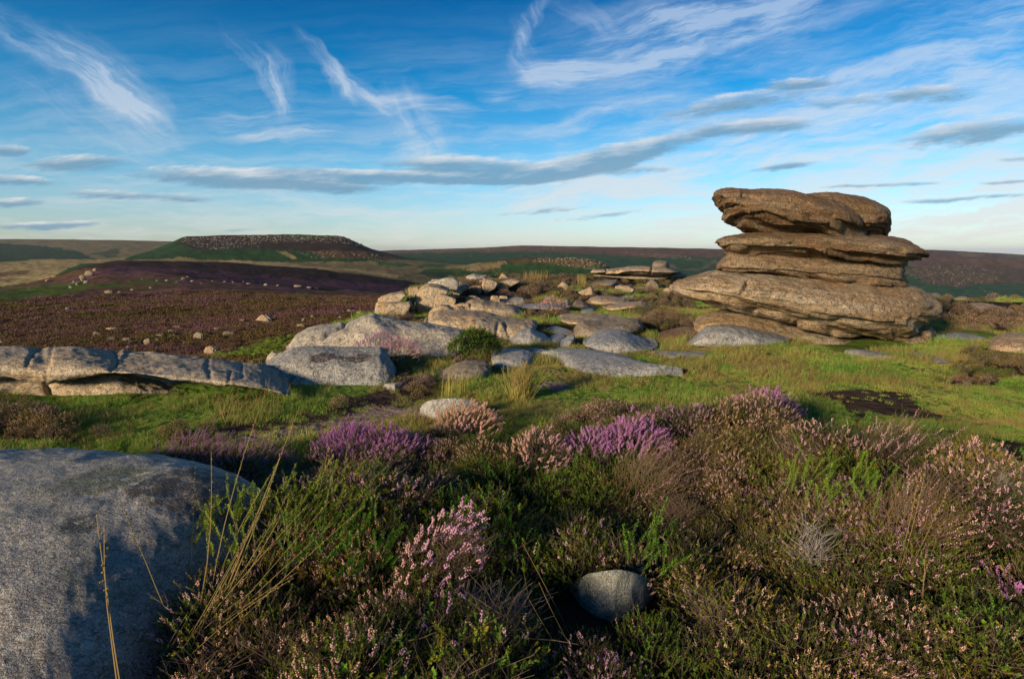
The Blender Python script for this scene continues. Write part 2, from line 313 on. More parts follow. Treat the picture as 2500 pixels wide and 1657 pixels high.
HEA = [C('O', [(330, 1105), (420, 1070), (540, 1065), (610, 1085), (640, 1140), (700, 1150), (760, 1140), (760, 1095), (840, 1080), (950, 1062), (1000, 1010), (1100, 985), (1200, 985), (1300, 985), (1400, 955), (1480, 935), (1560, 960), (1650, 965), (1760, 945), (1880, 950), (1990, 990), (2060, 1030), (2150, 1045), (2250, 1070), (2380, 1110), (2520, 1170), (3000, 1300), (3200, 2600), (-700, 2600), (-700, 2000), (240, 1700), (300, 1480), (420, 1350), (640, 1330), (690, 1250), (660, 1190), (560, 1140)]),
       C('W', [(1640, 500), (1800, 430), (1850, 350), (2000, 340), (2180, 360), (2100, 400), (1900, 440), (1740, 500)]),
       C('M', [(215, 945), (330, 830), (450, 790), (560, 790), (700, 740), (780, 760), (640, 810), (520, 890), (400, 910)]),
       C('M', [(60, 705), (120, 665), (290, 695), (370, 750), (340, 830), (260, 750)]),
       C('W', [(-300, 330), (60, 350), (200, 400), (400, 480), (700, 480), (500, 510), (200, 530), (-300, 560)]), C('W', [(860, 500), (1000, 470), (1340, 520), (1340, 550), (1000, 560)]),
       C('R', [(1380, 60), (1440, 20), (1520, -20), (1800, -50), (1800, 20), (1600, 60), (1440, 80)]),
       C('M', [(640, 350), (760, 250), (900, 270), (1100, 255), (1300, 260), (1300, 330), (1150, 385), (960, 400), (760, 430), (690, 430)]), C('M', [(1140, 250), (1600, 245), (2100, 260), (2100, 290), (1700, 300), (1300, 300)]),
       C('M', [(1300, 320), (1560, 330), (1800, 370), (1540, 380), (1340, 370)]), C('M', [(1860, 500), (2000, 480), (2200, 540), (2200, 600), (1900, 590)]), C('M', [(1160, 540), (1280, 530), (1300, 600), (1190, 610)]),
       C('M', [(1110, 460), (1260, 430), (1400, 450), (1500, 480), (1400, 510), (1130, 500)]), C('M', [(860, 640), (1000, 650), (1030, 670), (900, 690)]), C('M', [(270, 480), (500, 480), (510, 530), (400, 545), (250, 510)]),
       C('M', [(1840, 370), (2150, 390), (2250, 440), (2000, 440)]), C('T', [(1790, 850), (2500, 850), (2700, 980), (2300, 1010), (1850, 960)]), C('G', [(150, 880), (300, 770), (700, 790), (900, 900), (1500, 900), (1700, 1000), (100, 1000)]),
       C('O', [(2290, 735), (2700, 735), (2700, 765), (2290, 765)])]
DRY = [C('R', [(340, 80), (560, 60), (760, 80), (750, 130), (500, 150)]), C('G', [(1300, 330), (1560, 320), (1850, 430), (1700, 560), (1450, 500)]), C('M', [(1870, 720), (2140, 760), (2366, 800), (2366, 850), (2100, 880), (1500, 900), (1450, 860), (2150, 860)]),
       C('M', [(1180, 380), (1340, 380), (1340, 420), (1180, 420)]), C('M', [(1700, 440), (2200, 450), (2250, 500), (1800, 490)]), C('G', [(1430, 560), (2000, 560), (2366, 640), (2366, 700), (1700, 640)])]
PEAT = [C('R', [(760, 205), (1000, 215), (1180, 222), (1330, 270), (1460, 330), (1300, 345), (1160, 340), (1060, 300), (1000, 350), (920, 290), (880, 250)]), C('R', [(1600, 430), (1800, 470), (1800, 620), (1660, 560)]), C('W', [(1130, 640), (1400, 590), (1900, 520), (2060, 440), (2250, 400), (2380, 440), (2380, 480), (2100, 480), (1950, 560), (1500, 640), (1300, 670)])]
PATH = [C('W', [(1300, 680), (1500, 640), (1950, 560), (2100, 480), (2366, 470), (2500, 520), (2366, 590), (2100, 600), (1750, 680), (1650, 720), (1450, 740)]), C('G', [(1500, 650), (1760, 640), (1900, 700), (1800, 760), (1660, 740)])]
def mask(polys, u, v, wu=0, wv=0):
    m = np.zeros(np.shape(u), bool)
    for P in polys: m |= inpoly(u+wu, v+wv, P)
    return m.astype(float)
def zones(x, y):
    z = G(x, y); u, v = proj(x, y, z); uh, vh = proj(x, y, z+.17*(1-sm(y, 6.8, 8.5))+.08)
    s = np.clip(9./np.maximum(y, 1), .12, 1.6)
    wu = 26*s*fbm(x*1.7, y*1.7, 0, 3, 31); wv = 9*s*fbm(x*1.7, y*1.7, 5, 3, 32)
    h = mask(HEA, uh, vh, wu, wv)
    mid = sm(y, 8.5, 11)*((u > 1100) & (u < 1760))*(fbm(x*.9, y*.9*.8, 2, 3, 41) > np.where(v > 742, .22, -.10))
    rt = ((u > 2250) & (y > 11.8))*(fbm(x*.8, y*.8, 2, 3, 42) > -.1)
    h = np.clip(h+mid+rt, 0, 1)
    d = np.clip(mask(DRY, u, v, wu, wv)+sm(fbm(x*.9, y*1.3, 8, 4, 43), -.1, .4)*.9*(u > 900), 0, 1)
    p = mask(PEAT, u, v, wu, wv); t = mask(PATH, u, v, wu*.5, wv*.5)*(1-p)
    h = h*(1-p)*(1-t)
    return h, d, p, t, u, v

def build_terrain():
    am = math.radians(47)
    az = np.concatenate([np.linspace(-math.pi, -am, 60, endpoint=False), np.linspace(-am, am, 1050, endpoint=False), np.linspace(am, math.pi, 60, endpoint=False)])
    rr = np.concatenate([[.02, .3], np.exp(np.linspace(math.log(.7), math.log(600), 520, endpoint=False)), np.exp(np.linspace(math.log(600), math.log(3000), 200, endpoint=False)), np.exp(np.linspace(math.log(3000), math.log(12000), 12))])
    AZ, RR = np.meshgrid(az, rr); x = np.sin(AZ)*RR; y = np.cos(AZ)*RR; z = G(x, y)
    z = np.where(RR > 3200, z-(RR-3200)*.02, z)
    u, v = proj(x, y, z); yf = np.maximum(y, RR*.52)
    back = y < RR*.4
    # colour of what grows there, plus shade painted on the far hills
    col = np.zeros(x.shape+(3,)); nz = fbm(x*.6, y*.6, 0, 4, 51)[..., None]
    green = np.array((.090, .155, .026)); dry = np.array((.19, .15, .06)); dirt = np.array((.030, .022, .016)); peat = np.array((.052, .036, .028)); path = np.array((.21, .155, .135))
    sel = yf < 60
    h, d, p, t = [np.zeros(x.shape) for _ in range(4)]
    hs, ds, ps, ts, _, _ = zones(x[sel], y[sel]); h[sel] = hs; d[sel] = ds; p[sel] = ps; t[sel] = ts
    for q in (h, d, p, t): q[back] = 0
    near = green+(dry-green)*d[..., None]
    for m_, c_ in ((h, dirt), (t, path), (p, peat)): near = near+(c_-near)*m_[..., None]
    col[:] = near
    # far
    fc = np.zeros_like(col); fc[:] = HB
    lx = x/yf*F; 
    w1 = fbm(lx*.02, np.log(yf)*18, 0, 4, 61); w2_ = fbm(lx*.02, np.log(yf)*18, 9, 4, 62)
    for P, c_, k, r0, r1, wp in FARPAINT:
        m_ = inpoly(u+w1*wp*3, v+w2_*wp, P) & (yf >= r0) & (yf < r1) & ~back
        fc[m_] = fc[m_]*(1-k)+np.asarray(c_)*k
    st = fbm(x*.05+y*.01, y*.11, 0, 5, 63)+.5*fbm(x*.35, y*.5, 0, 3, 64)      # flowering streaks
    mm = (sm(st, .02, .55)*(yf < 190)*(yf > 7)*.75)[..., None]*(np.abs(fc-HB).sum(-1) < .02)[..., None]
    fc = fc*(1-mm)+HP*mm
    mm = (sm(-st, .15, .6)*(yf < 190)*.6)[..., None]*(np.abs(fc-HB).sum(-1) < .02)[..., None]
    fc = fc*(1-mm)+np.array((.050, .044, .014))*mm
    fc *= (1+.38*fbm(lx*.09, np.log(yf)*55, 3, 4, 65))[..., None]
    a_ = np.clip(x/np.maximum(yf, .05), -1.15, 1.15)
    ye = np.interp(a_, EA, EY); w = 1-sm(yf, ye*1.0, ye*1.12+.5)
    col = col*(1+.25*nz); col = col*w[..., None]+fc*(1-w[..., None])
    col = np.clip(col, .004, .6)
    nr, na = x.shape
    def piece(name, i0, i1, label):
        sl_ = slice(i0, i1+1); P = np.stack([x[sl_], y[sl_], z[sl_]], -1).reshape(-1, 3); Cc = col[sl_].reshape(-1, 3)
        k = i1-i0; i = np.arange(k)[:, None]*na; j = np.arange(na)[None]; j2 = (j+1) % na
        q = np.stack([i+j, i+j2, i+na+j2, i+na+j], -1).reshape(-1, 4)
        q = q[:, ::-1]
        me = bpy.data.meshes.new(name); me.vertices.add(len(P)); me.vertices.foreach_set('co', P.ravel())
        me.loops.add(q.size); me.loops.foreach_set('vertex_index', q.ravel().astype(np.int32))
        me.polygons.add(len(q)); me.polygons.foreach_set('loop_start', np.arange(0, q.size, 4, dtype=np.int32))
        me.polygons.foreach_set('use_smooth', np.ones(len(q), bool))
        at = me.color_attributes.new('Col', 'FLOAT_COLOR', 'POINT'); at.data.foreach_set('color', np.concatenate([Cc, np.ones((len(Cc), 1))], 1).ravel())
        me.update(); o = bpy.data.objects.new(name, me); COL.objects.link(o); me.materials.append(M['ground'])
        o['kind'] = 'structure'; o['label'] = label; o['category'] = 'terrain'
        return o
    i1 = int(np.searchsorted(rr, 45)); i2 = int(np.searchsorted(rr, 345))
    piece('ground', 0, i1, 'grass and peat ground of the rocky hilltop'); piece('moor', i1, i2, 'dark heather moor below the hilltop'); piece('hills', i2, nr-1, 'distant flat topped hill, straw plain and long moorland edge')

# ------------------------------------------------------------------ materials
M = {}
def mat(name, rough=.9):
    m = bpy.data.materials.new(name); m.use_nodes = True; t = m.node_tree; t.nodes.clear(); k = N(t)
    b = k.new('ShaderNodeBsdfPrincipled'); b.inputs['Roughness'].default_value = rough; b.inputs['Specular IOR Level'].default_value = .25
    o = k.new('ShaderNodeOutputMaterial'); k.l.new(b.outputs[0], o.inputs[0]); M[name] = m
    return k, b
def bump(k, b, h, strength, dist):
    n_ = k.new('ShaderNodeBump'); n_.inputs['Strength'].default_value = strength; n_.inputs['Distance'].default_value = dist
    k.put(n_.inputs['Height'], h); k.l.new(n_.outputs[0], b.inputs['Normal'])
k, b = mat('ground', 1.); b.inputs['Specular IOR Level'].default_value = .05
at = k.new('ShaderNodeAttribute'); at.attribute_name = 'Col'
pos = k.new('ShaderNodeNewGeometry').outputs['Position']
n1 = k.noise(pos, 9., 4, .65); n2 = k.noise(pos, .35, 6, .7)
k.put(b.inputs['Base Color'], k.mix(1., at.outputs['Color'], k.ramp(k.m('ADD', k.m('MULTIPLY', n1, .5), k.m('MULTIPLY', n2, .5)), [(.3, (.45, .45, .45)), (.5, (1., 1., 1.)), (.68, (1.7, 1.65, 1.6))]), 'MULTIPLY'))
bump(k, b, k.m('ADD', k.m('MULTIPLY', n1, .25), k.m('MULTIPLY', n2, 3.)), .8, .12)

def wp(crop, pt, r, col, y=None, z=None):
    a, e = uv2ray(*C(crop, [pt])[0]); a = float(a); e = float(e)
    if y is None: y = (z-EYE)/e
    return (a*y, y, EYE+e*y, r, col)
def rockmat(name, tan, grey, dark=.5, white=.4, lay=0., stain=None, green=0., spk=1., scale=1., sheen=False, rings=False):
    k, b = mat(name, .88)
    p = k.new('ShaderNodeTexCoord').outputs['Object']
    if lay:
        x, y, z = k.sep(p); zz = k.m('ADD', z, k.m('MULTIPLY', x, .10)); ps = k.xyz(k.m('MULTIPLY', x, .4), k.m('MULTIPLY', y, .4), k.m('MULTIPLY', zz, 2.6))
    else: ps = p
    big = k.noise(ps, 1.6*scale, 5, .62, .4); med = k.noise(ps, 7*scale, 5, .65); fine = k.noise(p, 55*scale, 4, .7); grain = k.noise(p, 190., 2, .6)
    c = k.mix(k.mr(big, .38, .62), tan, grey)
    c = k.mix(k.m('MULTIPLY', k.mr(med, .52, .72), dark), c, (.060, .050, .038))
    c = k.mix(k.m('MULTIPLY', k.mr(k.noise(p, 26*scale, 4, .7, .6), .53, .60), .7*spk), c, (.055, .046, .036))
    c = k.mix(k.m('MULTIPLY', k.mr(k.noise(p, 11*scale, 5, .75, .8), .55, .60), .7*spk), c, (.075, .063, .05))
    li = k.noise(p, 4.5*scale, 6, .75, .5)
    c = k.mix(k.m('MULTIPLY', k.mr(li, .60, .67), white), c, (.40, .41, .40))
    if green: c = k.mix(k.m('MULTIPLY', k.mr(k.noise(p, 2.3*scale, 4, .6), .5, .7), green), c, (.075, .085, .025))
    if stain: 
        pw = k.new('ShaderNodeNewGeometry').outputs['Position']
        for (sx, sy, sz, sr, sc) in stain:
            dd = k.v('LENGTH', k.v('SUBTRACT', k.v('ADD', pw, k.v('MULTIPLY', k.v('SUBTRACT', k.noise(p, 3.5, 5, .7, 0, True), (.5, .5, .5)), (1.3*sr, 1.3*sr, 1.3*sr))), (sx, sy, sz)))
            c = k.mix(k.m('MULTIPLY', k.mr(dd, sr*1.1, sr*.8), k.mr(k.noise(p, 22, 5, .7), .36, .56, .25, .95)), c, sc)
    c = k.mix(1., c, k.ramp(fine, [(.30, (.38, .38, .38)), (.5, (1., 1., 1.)), (.68, (1.65, 1.65, 1.65))]), 'MULTIPLY')
    c = k.mix(k.mr(k.noise(p, 42*scale, 3, .75), .60, .66, 0., .55), c, (.46, .45, .42)); c = k.mix(1., c, k.ramp(grain, [(.3, (.72, .72, .72)), (.7, (1.28, 1.28, 1.28))]), 'MULTIPLY')
    if rings:
        vd = k.m('ADD', k.vor(p, 7.), k.m('MULTIPLY', k.noise(p, 30., 4, .7), .16)); c = k.mix(k.m('MULTIPLY', k.mr(vd, .24, .19), k.mr(k.noise(p, 2.2, 2, .5), .5, .56, 0., .75)), c, (.44, .46, .43))
    k.put(b.inputs['Base Color'], c)
    if sheen: b.inputs['Roughness'].default_value = .58; b.inputs['Specular IOR Level'].default_value = .42
    h = k.m('ADD', k.m('ADD', k.m('MULTIPLY', big, 1.2), k.m('MULTIPLY', med, .8)), k.m('ADD', k.m('MULTIPLY', fine, .32), k.m('MULTIPLY', grain, .07)))
    bump(k, b, h, .9, .05 if not lay else .09)
    return M[name]
TAN = (.40, .285, .165); GREY = (.33, .285, .215)
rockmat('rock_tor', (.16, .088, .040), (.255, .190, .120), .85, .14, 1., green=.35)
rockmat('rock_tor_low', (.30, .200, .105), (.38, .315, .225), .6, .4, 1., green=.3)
rockmat('rock_tan', TAN, GREY, .35, .3)
rockmat('rock_pale', (.40, .36, .29), (.34, .325, .29), .3, .4, spk=.85)
rockmat('rock_far', (.15, .14, .135), (.10, .095, .095), .5, .1)  # crag rock darkened: cloud shade over its hill is put into the colour
rockmat('rock_blue', (.27, .27, .265), (.21, .23, .24), .35, .4, spk=.8, green=.12, sheen=True)
rockmat('rock_brown', (.22, .175, .12), (.20, .18, .15), .6, .3)

def leafmat(name, cols, trans=.25, sc=1.1, rnd=True, rough=.7, sq=None):
    k, b = mat(name, rough); b.inputs['Specular IOR Level'].default_value = .15
    pos = k.new('ShaderNodeNewGeometry').outputs['Position']
    if sq: pos = k.v('MULTIPLY', pos, (sq[0], sq[1], 1.))
    f = k.noise(pos, sc, 4, .65)
    f = k.mr(f, .30, .70, 0., 1., False)
    if rnd:
        ri = k.new('ShaderNodeNewGeometry').outputs['Random Per Island']
        oi = k.new('ShaderNodeObjectInfo').outputs['Random']
        f = k.m('ADD', k.m('MULTIPLY', f, .6), k.m('ADD', k.m('MULTIPLY', ri, .15), k.m('MULTIPLY', oi, .25)))
    c = k.ramp(f, cols); k.put(b.inputs['Base Color'], c)
    tr = k.new('ShaderNodeBsdfTranslucent'); k.put(tr.inputs[0], c)
    ms = k.new('ShaderNodeMixShader'); ms.inputs[0].default_value = trans
    o = [q for q in k.n if q.type == 'OUTPUT_MATERIAL'][0]
    k.l.new(b.outputs[0], ms.inputs[1]); k.l.new(tr.outputs[0], ms.inputs[2]); k.l.new(ms.outputs[0], o.inputs[0])
leafmat('heather_leaf', [(0., (.010, .024, .004)), (.36, (.030, .060, .007)), (.50, (.13, .17, .010)), (.64, (.27, .23, .016)), (.76, (.20, .11, .020)), (.9, (.08, .04, .016)), (1., (.05, .03, .014))])
leafmat('heather_green', [(0., (.055, .15, .014)), (.5, (.11, .23, .018)), (1., (.22, .27, .025))])
leafmat('heather_flower', [(0., (.38, .20, .50)), (.34, (.56, .32, .52)), (.55, (.70, .44, .42)), (.76, (.68, .44, .28)), (1., (.34, .18, .10))], .3, 1.4)
leafmat('purple_flower', [(0., (.30, .10, .34)), (.5, (.46, .20, .46)), (1., (.60, .36, .52))], .3, 6.)
leafmat('twig', [(0., (.05, .032, .02)), (.6, (.13, .095, .07)), (1., (.22, .18, .15))], 0.)
leafmat('grass_blade', [(0., (.055, .19, .026)), (.4, (.15, .32, .045)), (.7, (.33, .40, .08)), (1., (.46, .40, .15))], .35, .8)
leafmat('dry_blade', [(0., (.17, .155, .045)), (.4, (.28, .22, .085)), (1., (.36, .24, .11))], .35, .8)
leafmat('moor_leaf', [(0., (.085, .090, .016)), (.35, (.105, .075, .026)), (.6, (.110, .060, .045)), (.85, (.19, .09, .14))], .2, .09, sq=(1., 3.2))
leafmat('bracken_leaf', [(0., (.10, .20, .012)), (1., (.26, .30, .03))], .35, 2.)

build_terrain()

# ------------------------------------------------------------------ object helpers
def tag(o, label=None, cat=None, group=None, kind=None):
    if label: o['label'] = label
    if cat: o['category'] = cat
    if group: o['group'] = group
    if kind: o['kind'] = kind
    return o
def link(o, parent=None):
    COL.objects.link(o)
    if parent is not None: o.parent = parent
    return o
def empty(name, loc, label, cat, group=None):
    o = bpy.data.objects.new(name, None); o.location = loc; o.empty_display_size = .2; COL.objects.link(o); return tag(o, label, cat, group)
def grid_mesh(name, P):                        # P: (nu, nt, 3) closed round the second axis, capped at both ends
    nu, nt, _ = P.shape
    V = np.concatenate([P.reshape(-1, 3), P[0].mean(0)[None], P[-1].mean(0)[None]])
    i = np.arange(nu-1)[:, None]*nt; j = np.arange(nt)[None]; j2 = (j+1) % nt
    q = np.stack([i+j, i+j2, i+nt+j2, i+nt+j], -1).reshape(-1, 4)
    me = bpy.data.meshes.new(name); a = nu*nt
    f = q.tolist()+[[a, (t+1) % nt, t] for t in range(nt)]+[[a+1, (nu-1)*nt+t, (nu-1)*nt+(t+1) % nt] for t in range(nt)]
    me.from_pydata(V.tolist(), [], f); me.polygons.foreach_set('use_smooth', np.ones(len(f), bool)); me.update()
    return me
FOOT = []                                      # rock footprints: (a array, near y, far y, top z)
def displace(P, amp, sc, seed, lay=0., layf=5., dip=.1, grooves=(), pits=0., wrap=True):
    du = np.gradient(P, axis=0); dv = (np.roll(P, -1, 1)-np.roll(P, 1, 1)) if wrap else np.gradient(P, axis=1)
    nrm = np.cross(du, dv); nrm /= np.maximum(np.linalg.norm(nrm, axis=-1, keepdims=True), 1e-9)
    c = P.reshape(-1, 3).mean(0)
    if ((P-c)*nrm).sum(-1).mean() < 0: nrm = -nrm
    x, y, z = P[..., 0], P[..., 1], P[..., 2]
    d = amp*(.6*fbm(x*sc, y*sc, z*sc*1.3, 3, seed, .5)+.26*fbm(x*sc*4, y*sc*4, z*sc*6, 4, seed+50, .6)-.35*np.abs(fbm(x*sc*1.7, y*sc*1.7, z*sc*3, 3, seed+90)))
    if lay:
        s = z+dip*x+.10*fbm(x*.7, y*.7, z*.7, 3, seed+7)
        dn = np.clip(.6-nrm[..., 2], .12, 1.4)
        for kf, ka, sd_ in ((1., 1., 0), (2.7, .55, 20), (6.5, .26, 40)):
            q = s*layf*kf+.55*fbm(x*.6*kf**.5, y*.6, 0, 3, seed+9+sd_); fl = np.floor(q); fq = q-fl
            ra = .5+.5*vn(fl*3.7, x*.35*kf**.5, y*.35, seed+31+sd_)
            d = d+lay*ka*dn*(ra*(fq**1.6)*(1-sm(fq, .86, 1.))-.2)
    d = d+amp*.14*fbm(x*13, y*13, z*16, 3, seed+61)
    if pits: d = d-pits*sm(fbm(x*1.7, y*1.7, z*1.7, 2, seed+77), .45, .8)
    if len(grooves):
        u, v = proj(x, y, z)
        for pts, w, dep in grooves:
            pts = np.asarray(pts, float); best = np.full(u.shape, 1e9)
            wob = 3*fbm(u*.03, v*.03, 0, 3, 5)
            for (x0, y0), (x1, y1) in zip(pts[:-1], pts[1:]):
                L = (x1-x0)**2+(y1-y0)**2+1e-6; t = np.clip(((u-x0)*(x1-x0)+(v-y0)*(y1-y0))/L, 0, 1)
                best = np.minimum(best, np.hypot(u-x0-t*(x1-x0), v+wob-y0-t*(y1-y0)))
            fr_ = nrm[..., 1] < .3
            d = d-dep*np.exp(-(best/w)**2)*fr_
    return P+nrm*d[..., None]
def loft(top, bot, D=None, depth=.5, hh=None, n_=2.5, nu=110, nt=64, lean=0., under=0., bury=.12, endp=2.6, smooth=3, sink=0.):
    top = sorted(top); bot = sorted(bot)
    u0, u1 = min(top[0][0], bot[0][0]), max(top[-1][0], bot[-1][0])
    s = -np.cos(np.linspace(.06, math.pi-.06, nu)); s = .45*s+.55*np.linspace(-.998, .998, nu)
    us = (u0+u1)/2+(u1-u0)/2*s
    vt = np.interp(us, [p[0] for p in top], [p[1] for p in top]); vb = np.interp(us, [p[0] for p in bot], [p[1] for p in bot])
    kk = np.ones(smooth)/smooth
    vt = np.convolve(np.pad(vt, smooth//2, 'edge'), kk, 'valid'); vb = np.convolve(np.pad(vb, smooth//2, 'edge'), kk, 'valid')
    vb = np.maximum(vb, vt+1.5); vb = vb+sink*(vb-vt)
    at_, et = uv2ray(us, vt); ab_, eb = uv2ray(us, vb); a = (at_+ab_)/2
    th = np.linspace(0, 2*math.pi, nt, endpoint=False); c, q = np.cos(th), np.sin(th)
    cy = np.sign(c)*np.abs(c)**(2/n_); cz = np.sign(q)*np.abs(q)**(2/n_)
    cy = cy*(1-under*np.clip(-cz, 0, 1))
    tap = np.maximum(1-np.abs(s)**endp, .004)**(1/endp)
    P = np.zeros((nu, nt, 3))
    for i in range(nu):
        if hh is None:
            yc = D; wy = depth*tap[i]; hz = max((et[i]-eb[i])*yc/2, .01); zc = EYE+(et[i]+eb[i])/2*yc
            for _ in range(7):
                yy = yc+wy*cy+lean*hz*cz; zz = zc+hz*cz; e = (zz-EYE)/yy; m0, m1 = e.max(), e.min()
                zc += ((et[i]-m0)+(eb[i]-m1))/2*yc*.8; hz = max(hz+((et[i]-m0)-(eb[i]-m1))/2*yc*.8, .012)
        else:
            h_ = hh*max(tap[i], .35); yn = -EYE/eb[i]; yf = max((EYE-h_)/-et[i], yn+.02)
            for _ in range(8):
                yc = (yn+yf)/2; wy = (yf-yn)/2; zc = (h_-bury)/2; hz = (h_+bury)/2
                yy = yc+wy*cy+lean*hz*cz; zz = zc+hz*cz; m0 = ((zz-EYE)/yy).max()
                yf = max(yn+.03, yf*(.3+.7*m0/et[i]))
        P[i, :, 0] = a[i]*yy; P[i, :, 1] = yy; P[i, :, 2] = zz
    FOOT.append((a.copy(), P[..., 1].min(1), P[..., 1].max(1), P[..., 2].min(1), P[..., 2].max(1)))
    return P
def finish(name, me_or_P, m, parent=None, base=None):
    if isinstance(me_or_P, np.ndarray):
        P = me_or_P; c = np.array([P[..., 0].mean(), P[..., 1].mean(), P[..., 2].min()]) if base is None else np.array(base)
        me = grid_mesh(name, P-c)
    else:
        me = me_or_P; c = (0, 0, 0)
    me.materials.append(m); o = bpy.data.objects.new(name, me); o.location = tuple(c) if parent is None else (0, 0, 0)
    link(o, parent)
    return o
SEED = [100]
def rock(name, cat, label, crop, top, bot, D=None, depth=.5, hh=None, m='rock_tan', amp=.05, sc=2., lay=0., group=None, parent=None, base=None, nu=90, nt=56, grooves=(), layf=5., dip=.1, pits=0., **kw):
    SEED[0] += 13
    if parent is None and 'sink' not in kw: kw['sink'] = .4
    P = loft(C(crop, top), C(crop, bot), D, depth, hh, nu=nu, nt=nt, **kw)
    P = displace(P, amp, sc, SEED[0], lay, layf, dip, [(C(g[0], g[1]), g[2], g[3]) for g in grooves], pits)
    o = finish(name, P, M[m], parent, base)
    if parent is None: tag(o, label, cat, group)
    return o
def prism(name, cat, label, crop, poly, D, depth, m='rock_tan', amp=.020, group=None, back=.78, seed=None, bev=.028, parent=None):
    SEED[0] += 17; sd = SEED[0]; r = random.Random(sd)
    pts = C(crop, poly); a, e = uv2ray([p[0] for p in pts], [p[1] for p in pts])
    uc = np.mean(a); ec = e.min(); bm = bmesh.new(); zs = []
    size = (a.max()-a.min())*D
    for k_ in range(3):
        yy = D+(-.5, .12, .5)[k_]*depth; f = (.93, 1., back)[k_]
        for ai, ei in zip(a, e):
            aa = uc+(ai-uc)*f; ee = ec+(ei-ec)*f*(1 if k_ != 0 else .93)
            j = size*.03
            bm.verts.new((aa*yy+r.uniform(-j, j), yy+r.uniform(-j, j)*2, EYE+ee*yy+r.uniform(-j, j)*.6-(.10 if ei < ec+.004 else 0)))
    g = bmesh.ops.convex_hull(bm, input=bm.verts)
    bmesh.ops.delete(bm, geom=[x for x in g['geom_interior'] if isinstance(x, bmesh.types.BMVert)], context='VERTS')
    bmesh.ops.dissolve_limit(bm, angle_limit=math.radians(9), verts=bm.verts, edges=bm.edges)
    bmesh.ops.bevel(bm, geom=list(bm.edges)+list(bm.verts), offset=size*bev, segments=2, affect='EDGES', profile=.5)
    bmesh.ops.triangulate(bm, faces=bm.faces)
    for _ in range(6):
        lng = [ed for ed in bm.edges if ed.calc_length() > size*.055]
        if not lng: break
        bmesh.ops.subdivide_edges(bm, edges=lng, cuts=1); bmesh.ops.triangulate(bm, faces=[f for f in bm.faces if len(f.verts) > 3])
    bm.normal_update()
    V = np.array([v.co[:] for v in bm.verts]); Nn = np.array([v.normal[:] for v in bm.verts])
    s_ = 2.6/size
    d = amp*size*(fbm(V[:, 0]*s_, V[:, 1]*s_, V[:, 2]*s_, 4, sd)+.4*fbm(V[:, 0]*s_*3, V[:, 1]*s_*3, V[:, 2]*s_*4, 3, sd+3))
    V = V+Nn*d[:, None]; c = np.array([V[:, 0].mean(), V[:, 1].mean(), V[:, 2].min()])
    for v, q in zip(bm.verts, V-c): v.co = q
    me = bpy.data.meshes.new(name); bm.to_mesh(me); bm.free()
    me.polygons.foreach_set('use_smooth', np.ones(len(me.polygons), bool)); me.materials.append(M[m])
    o = bpy.data.objects.new(name, me); o.location = tuple(c); link(o); tag(o, label, cat, group)
    aa = np.linspace(a.min(), a.max(), 12); FOOT.append((aa, np.full(12, D-depth*.5), np.full(12, D+depth*.5), np.full(12, V[:, 2].min()), np.full(12, V[:, 2].max())))
    return o
# ------------------------------------------------------------------ the big balanced rock
FOOT_T = len(FOOT)
base_T = (3.9, 10.0, 0.0)
tor = empty('balanced_rock', base_T, 'tall weathered balanced rock tower of three stacked gritstone slabs above the grass', 'rock tower')
tk = dict(parent=tor, base=base_T, m='rock_tor', nu=230, nt=170, sc=1.1)
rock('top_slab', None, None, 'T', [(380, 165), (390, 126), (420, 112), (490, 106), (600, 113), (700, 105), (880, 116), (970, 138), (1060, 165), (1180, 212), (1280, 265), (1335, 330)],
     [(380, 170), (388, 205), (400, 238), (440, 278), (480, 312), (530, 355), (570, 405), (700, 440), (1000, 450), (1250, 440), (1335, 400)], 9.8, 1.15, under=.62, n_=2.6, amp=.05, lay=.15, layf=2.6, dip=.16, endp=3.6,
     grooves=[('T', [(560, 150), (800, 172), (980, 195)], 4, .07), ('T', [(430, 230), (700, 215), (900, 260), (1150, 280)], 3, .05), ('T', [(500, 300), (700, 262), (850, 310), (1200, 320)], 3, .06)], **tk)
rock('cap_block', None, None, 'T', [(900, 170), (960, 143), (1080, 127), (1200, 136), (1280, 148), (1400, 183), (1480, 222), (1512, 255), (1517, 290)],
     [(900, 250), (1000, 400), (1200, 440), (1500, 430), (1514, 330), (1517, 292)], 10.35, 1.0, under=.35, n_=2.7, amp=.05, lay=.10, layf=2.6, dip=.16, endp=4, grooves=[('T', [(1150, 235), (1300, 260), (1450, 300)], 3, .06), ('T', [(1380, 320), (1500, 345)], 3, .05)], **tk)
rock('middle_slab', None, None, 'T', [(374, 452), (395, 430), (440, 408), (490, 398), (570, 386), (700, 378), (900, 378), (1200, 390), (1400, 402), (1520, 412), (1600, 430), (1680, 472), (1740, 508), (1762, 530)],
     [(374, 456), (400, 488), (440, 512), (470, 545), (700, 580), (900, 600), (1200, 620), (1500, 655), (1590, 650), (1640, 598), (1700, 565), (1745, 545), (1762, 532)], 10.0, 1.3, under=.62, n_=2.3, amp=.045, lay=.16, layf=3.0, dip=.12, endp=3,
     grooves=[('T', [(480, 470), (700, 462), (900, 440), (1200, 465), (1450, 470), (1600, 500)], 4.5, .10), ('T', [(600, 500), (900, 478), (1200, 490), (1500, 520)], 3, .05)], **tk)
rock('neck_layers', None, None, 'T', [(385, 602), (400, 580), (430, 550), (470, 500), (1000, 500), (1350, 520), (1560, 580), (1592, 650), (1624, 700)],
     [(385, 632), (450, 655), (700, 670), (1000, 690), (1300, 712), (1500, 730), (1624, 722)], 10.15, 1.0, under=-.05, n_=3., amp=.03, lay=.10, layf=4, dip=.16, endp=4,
     grooves=[('T', [(400, 628), (700, 635), (1000, 655), (1300, 672), (1600, 705)], 3, .06)], **tk)
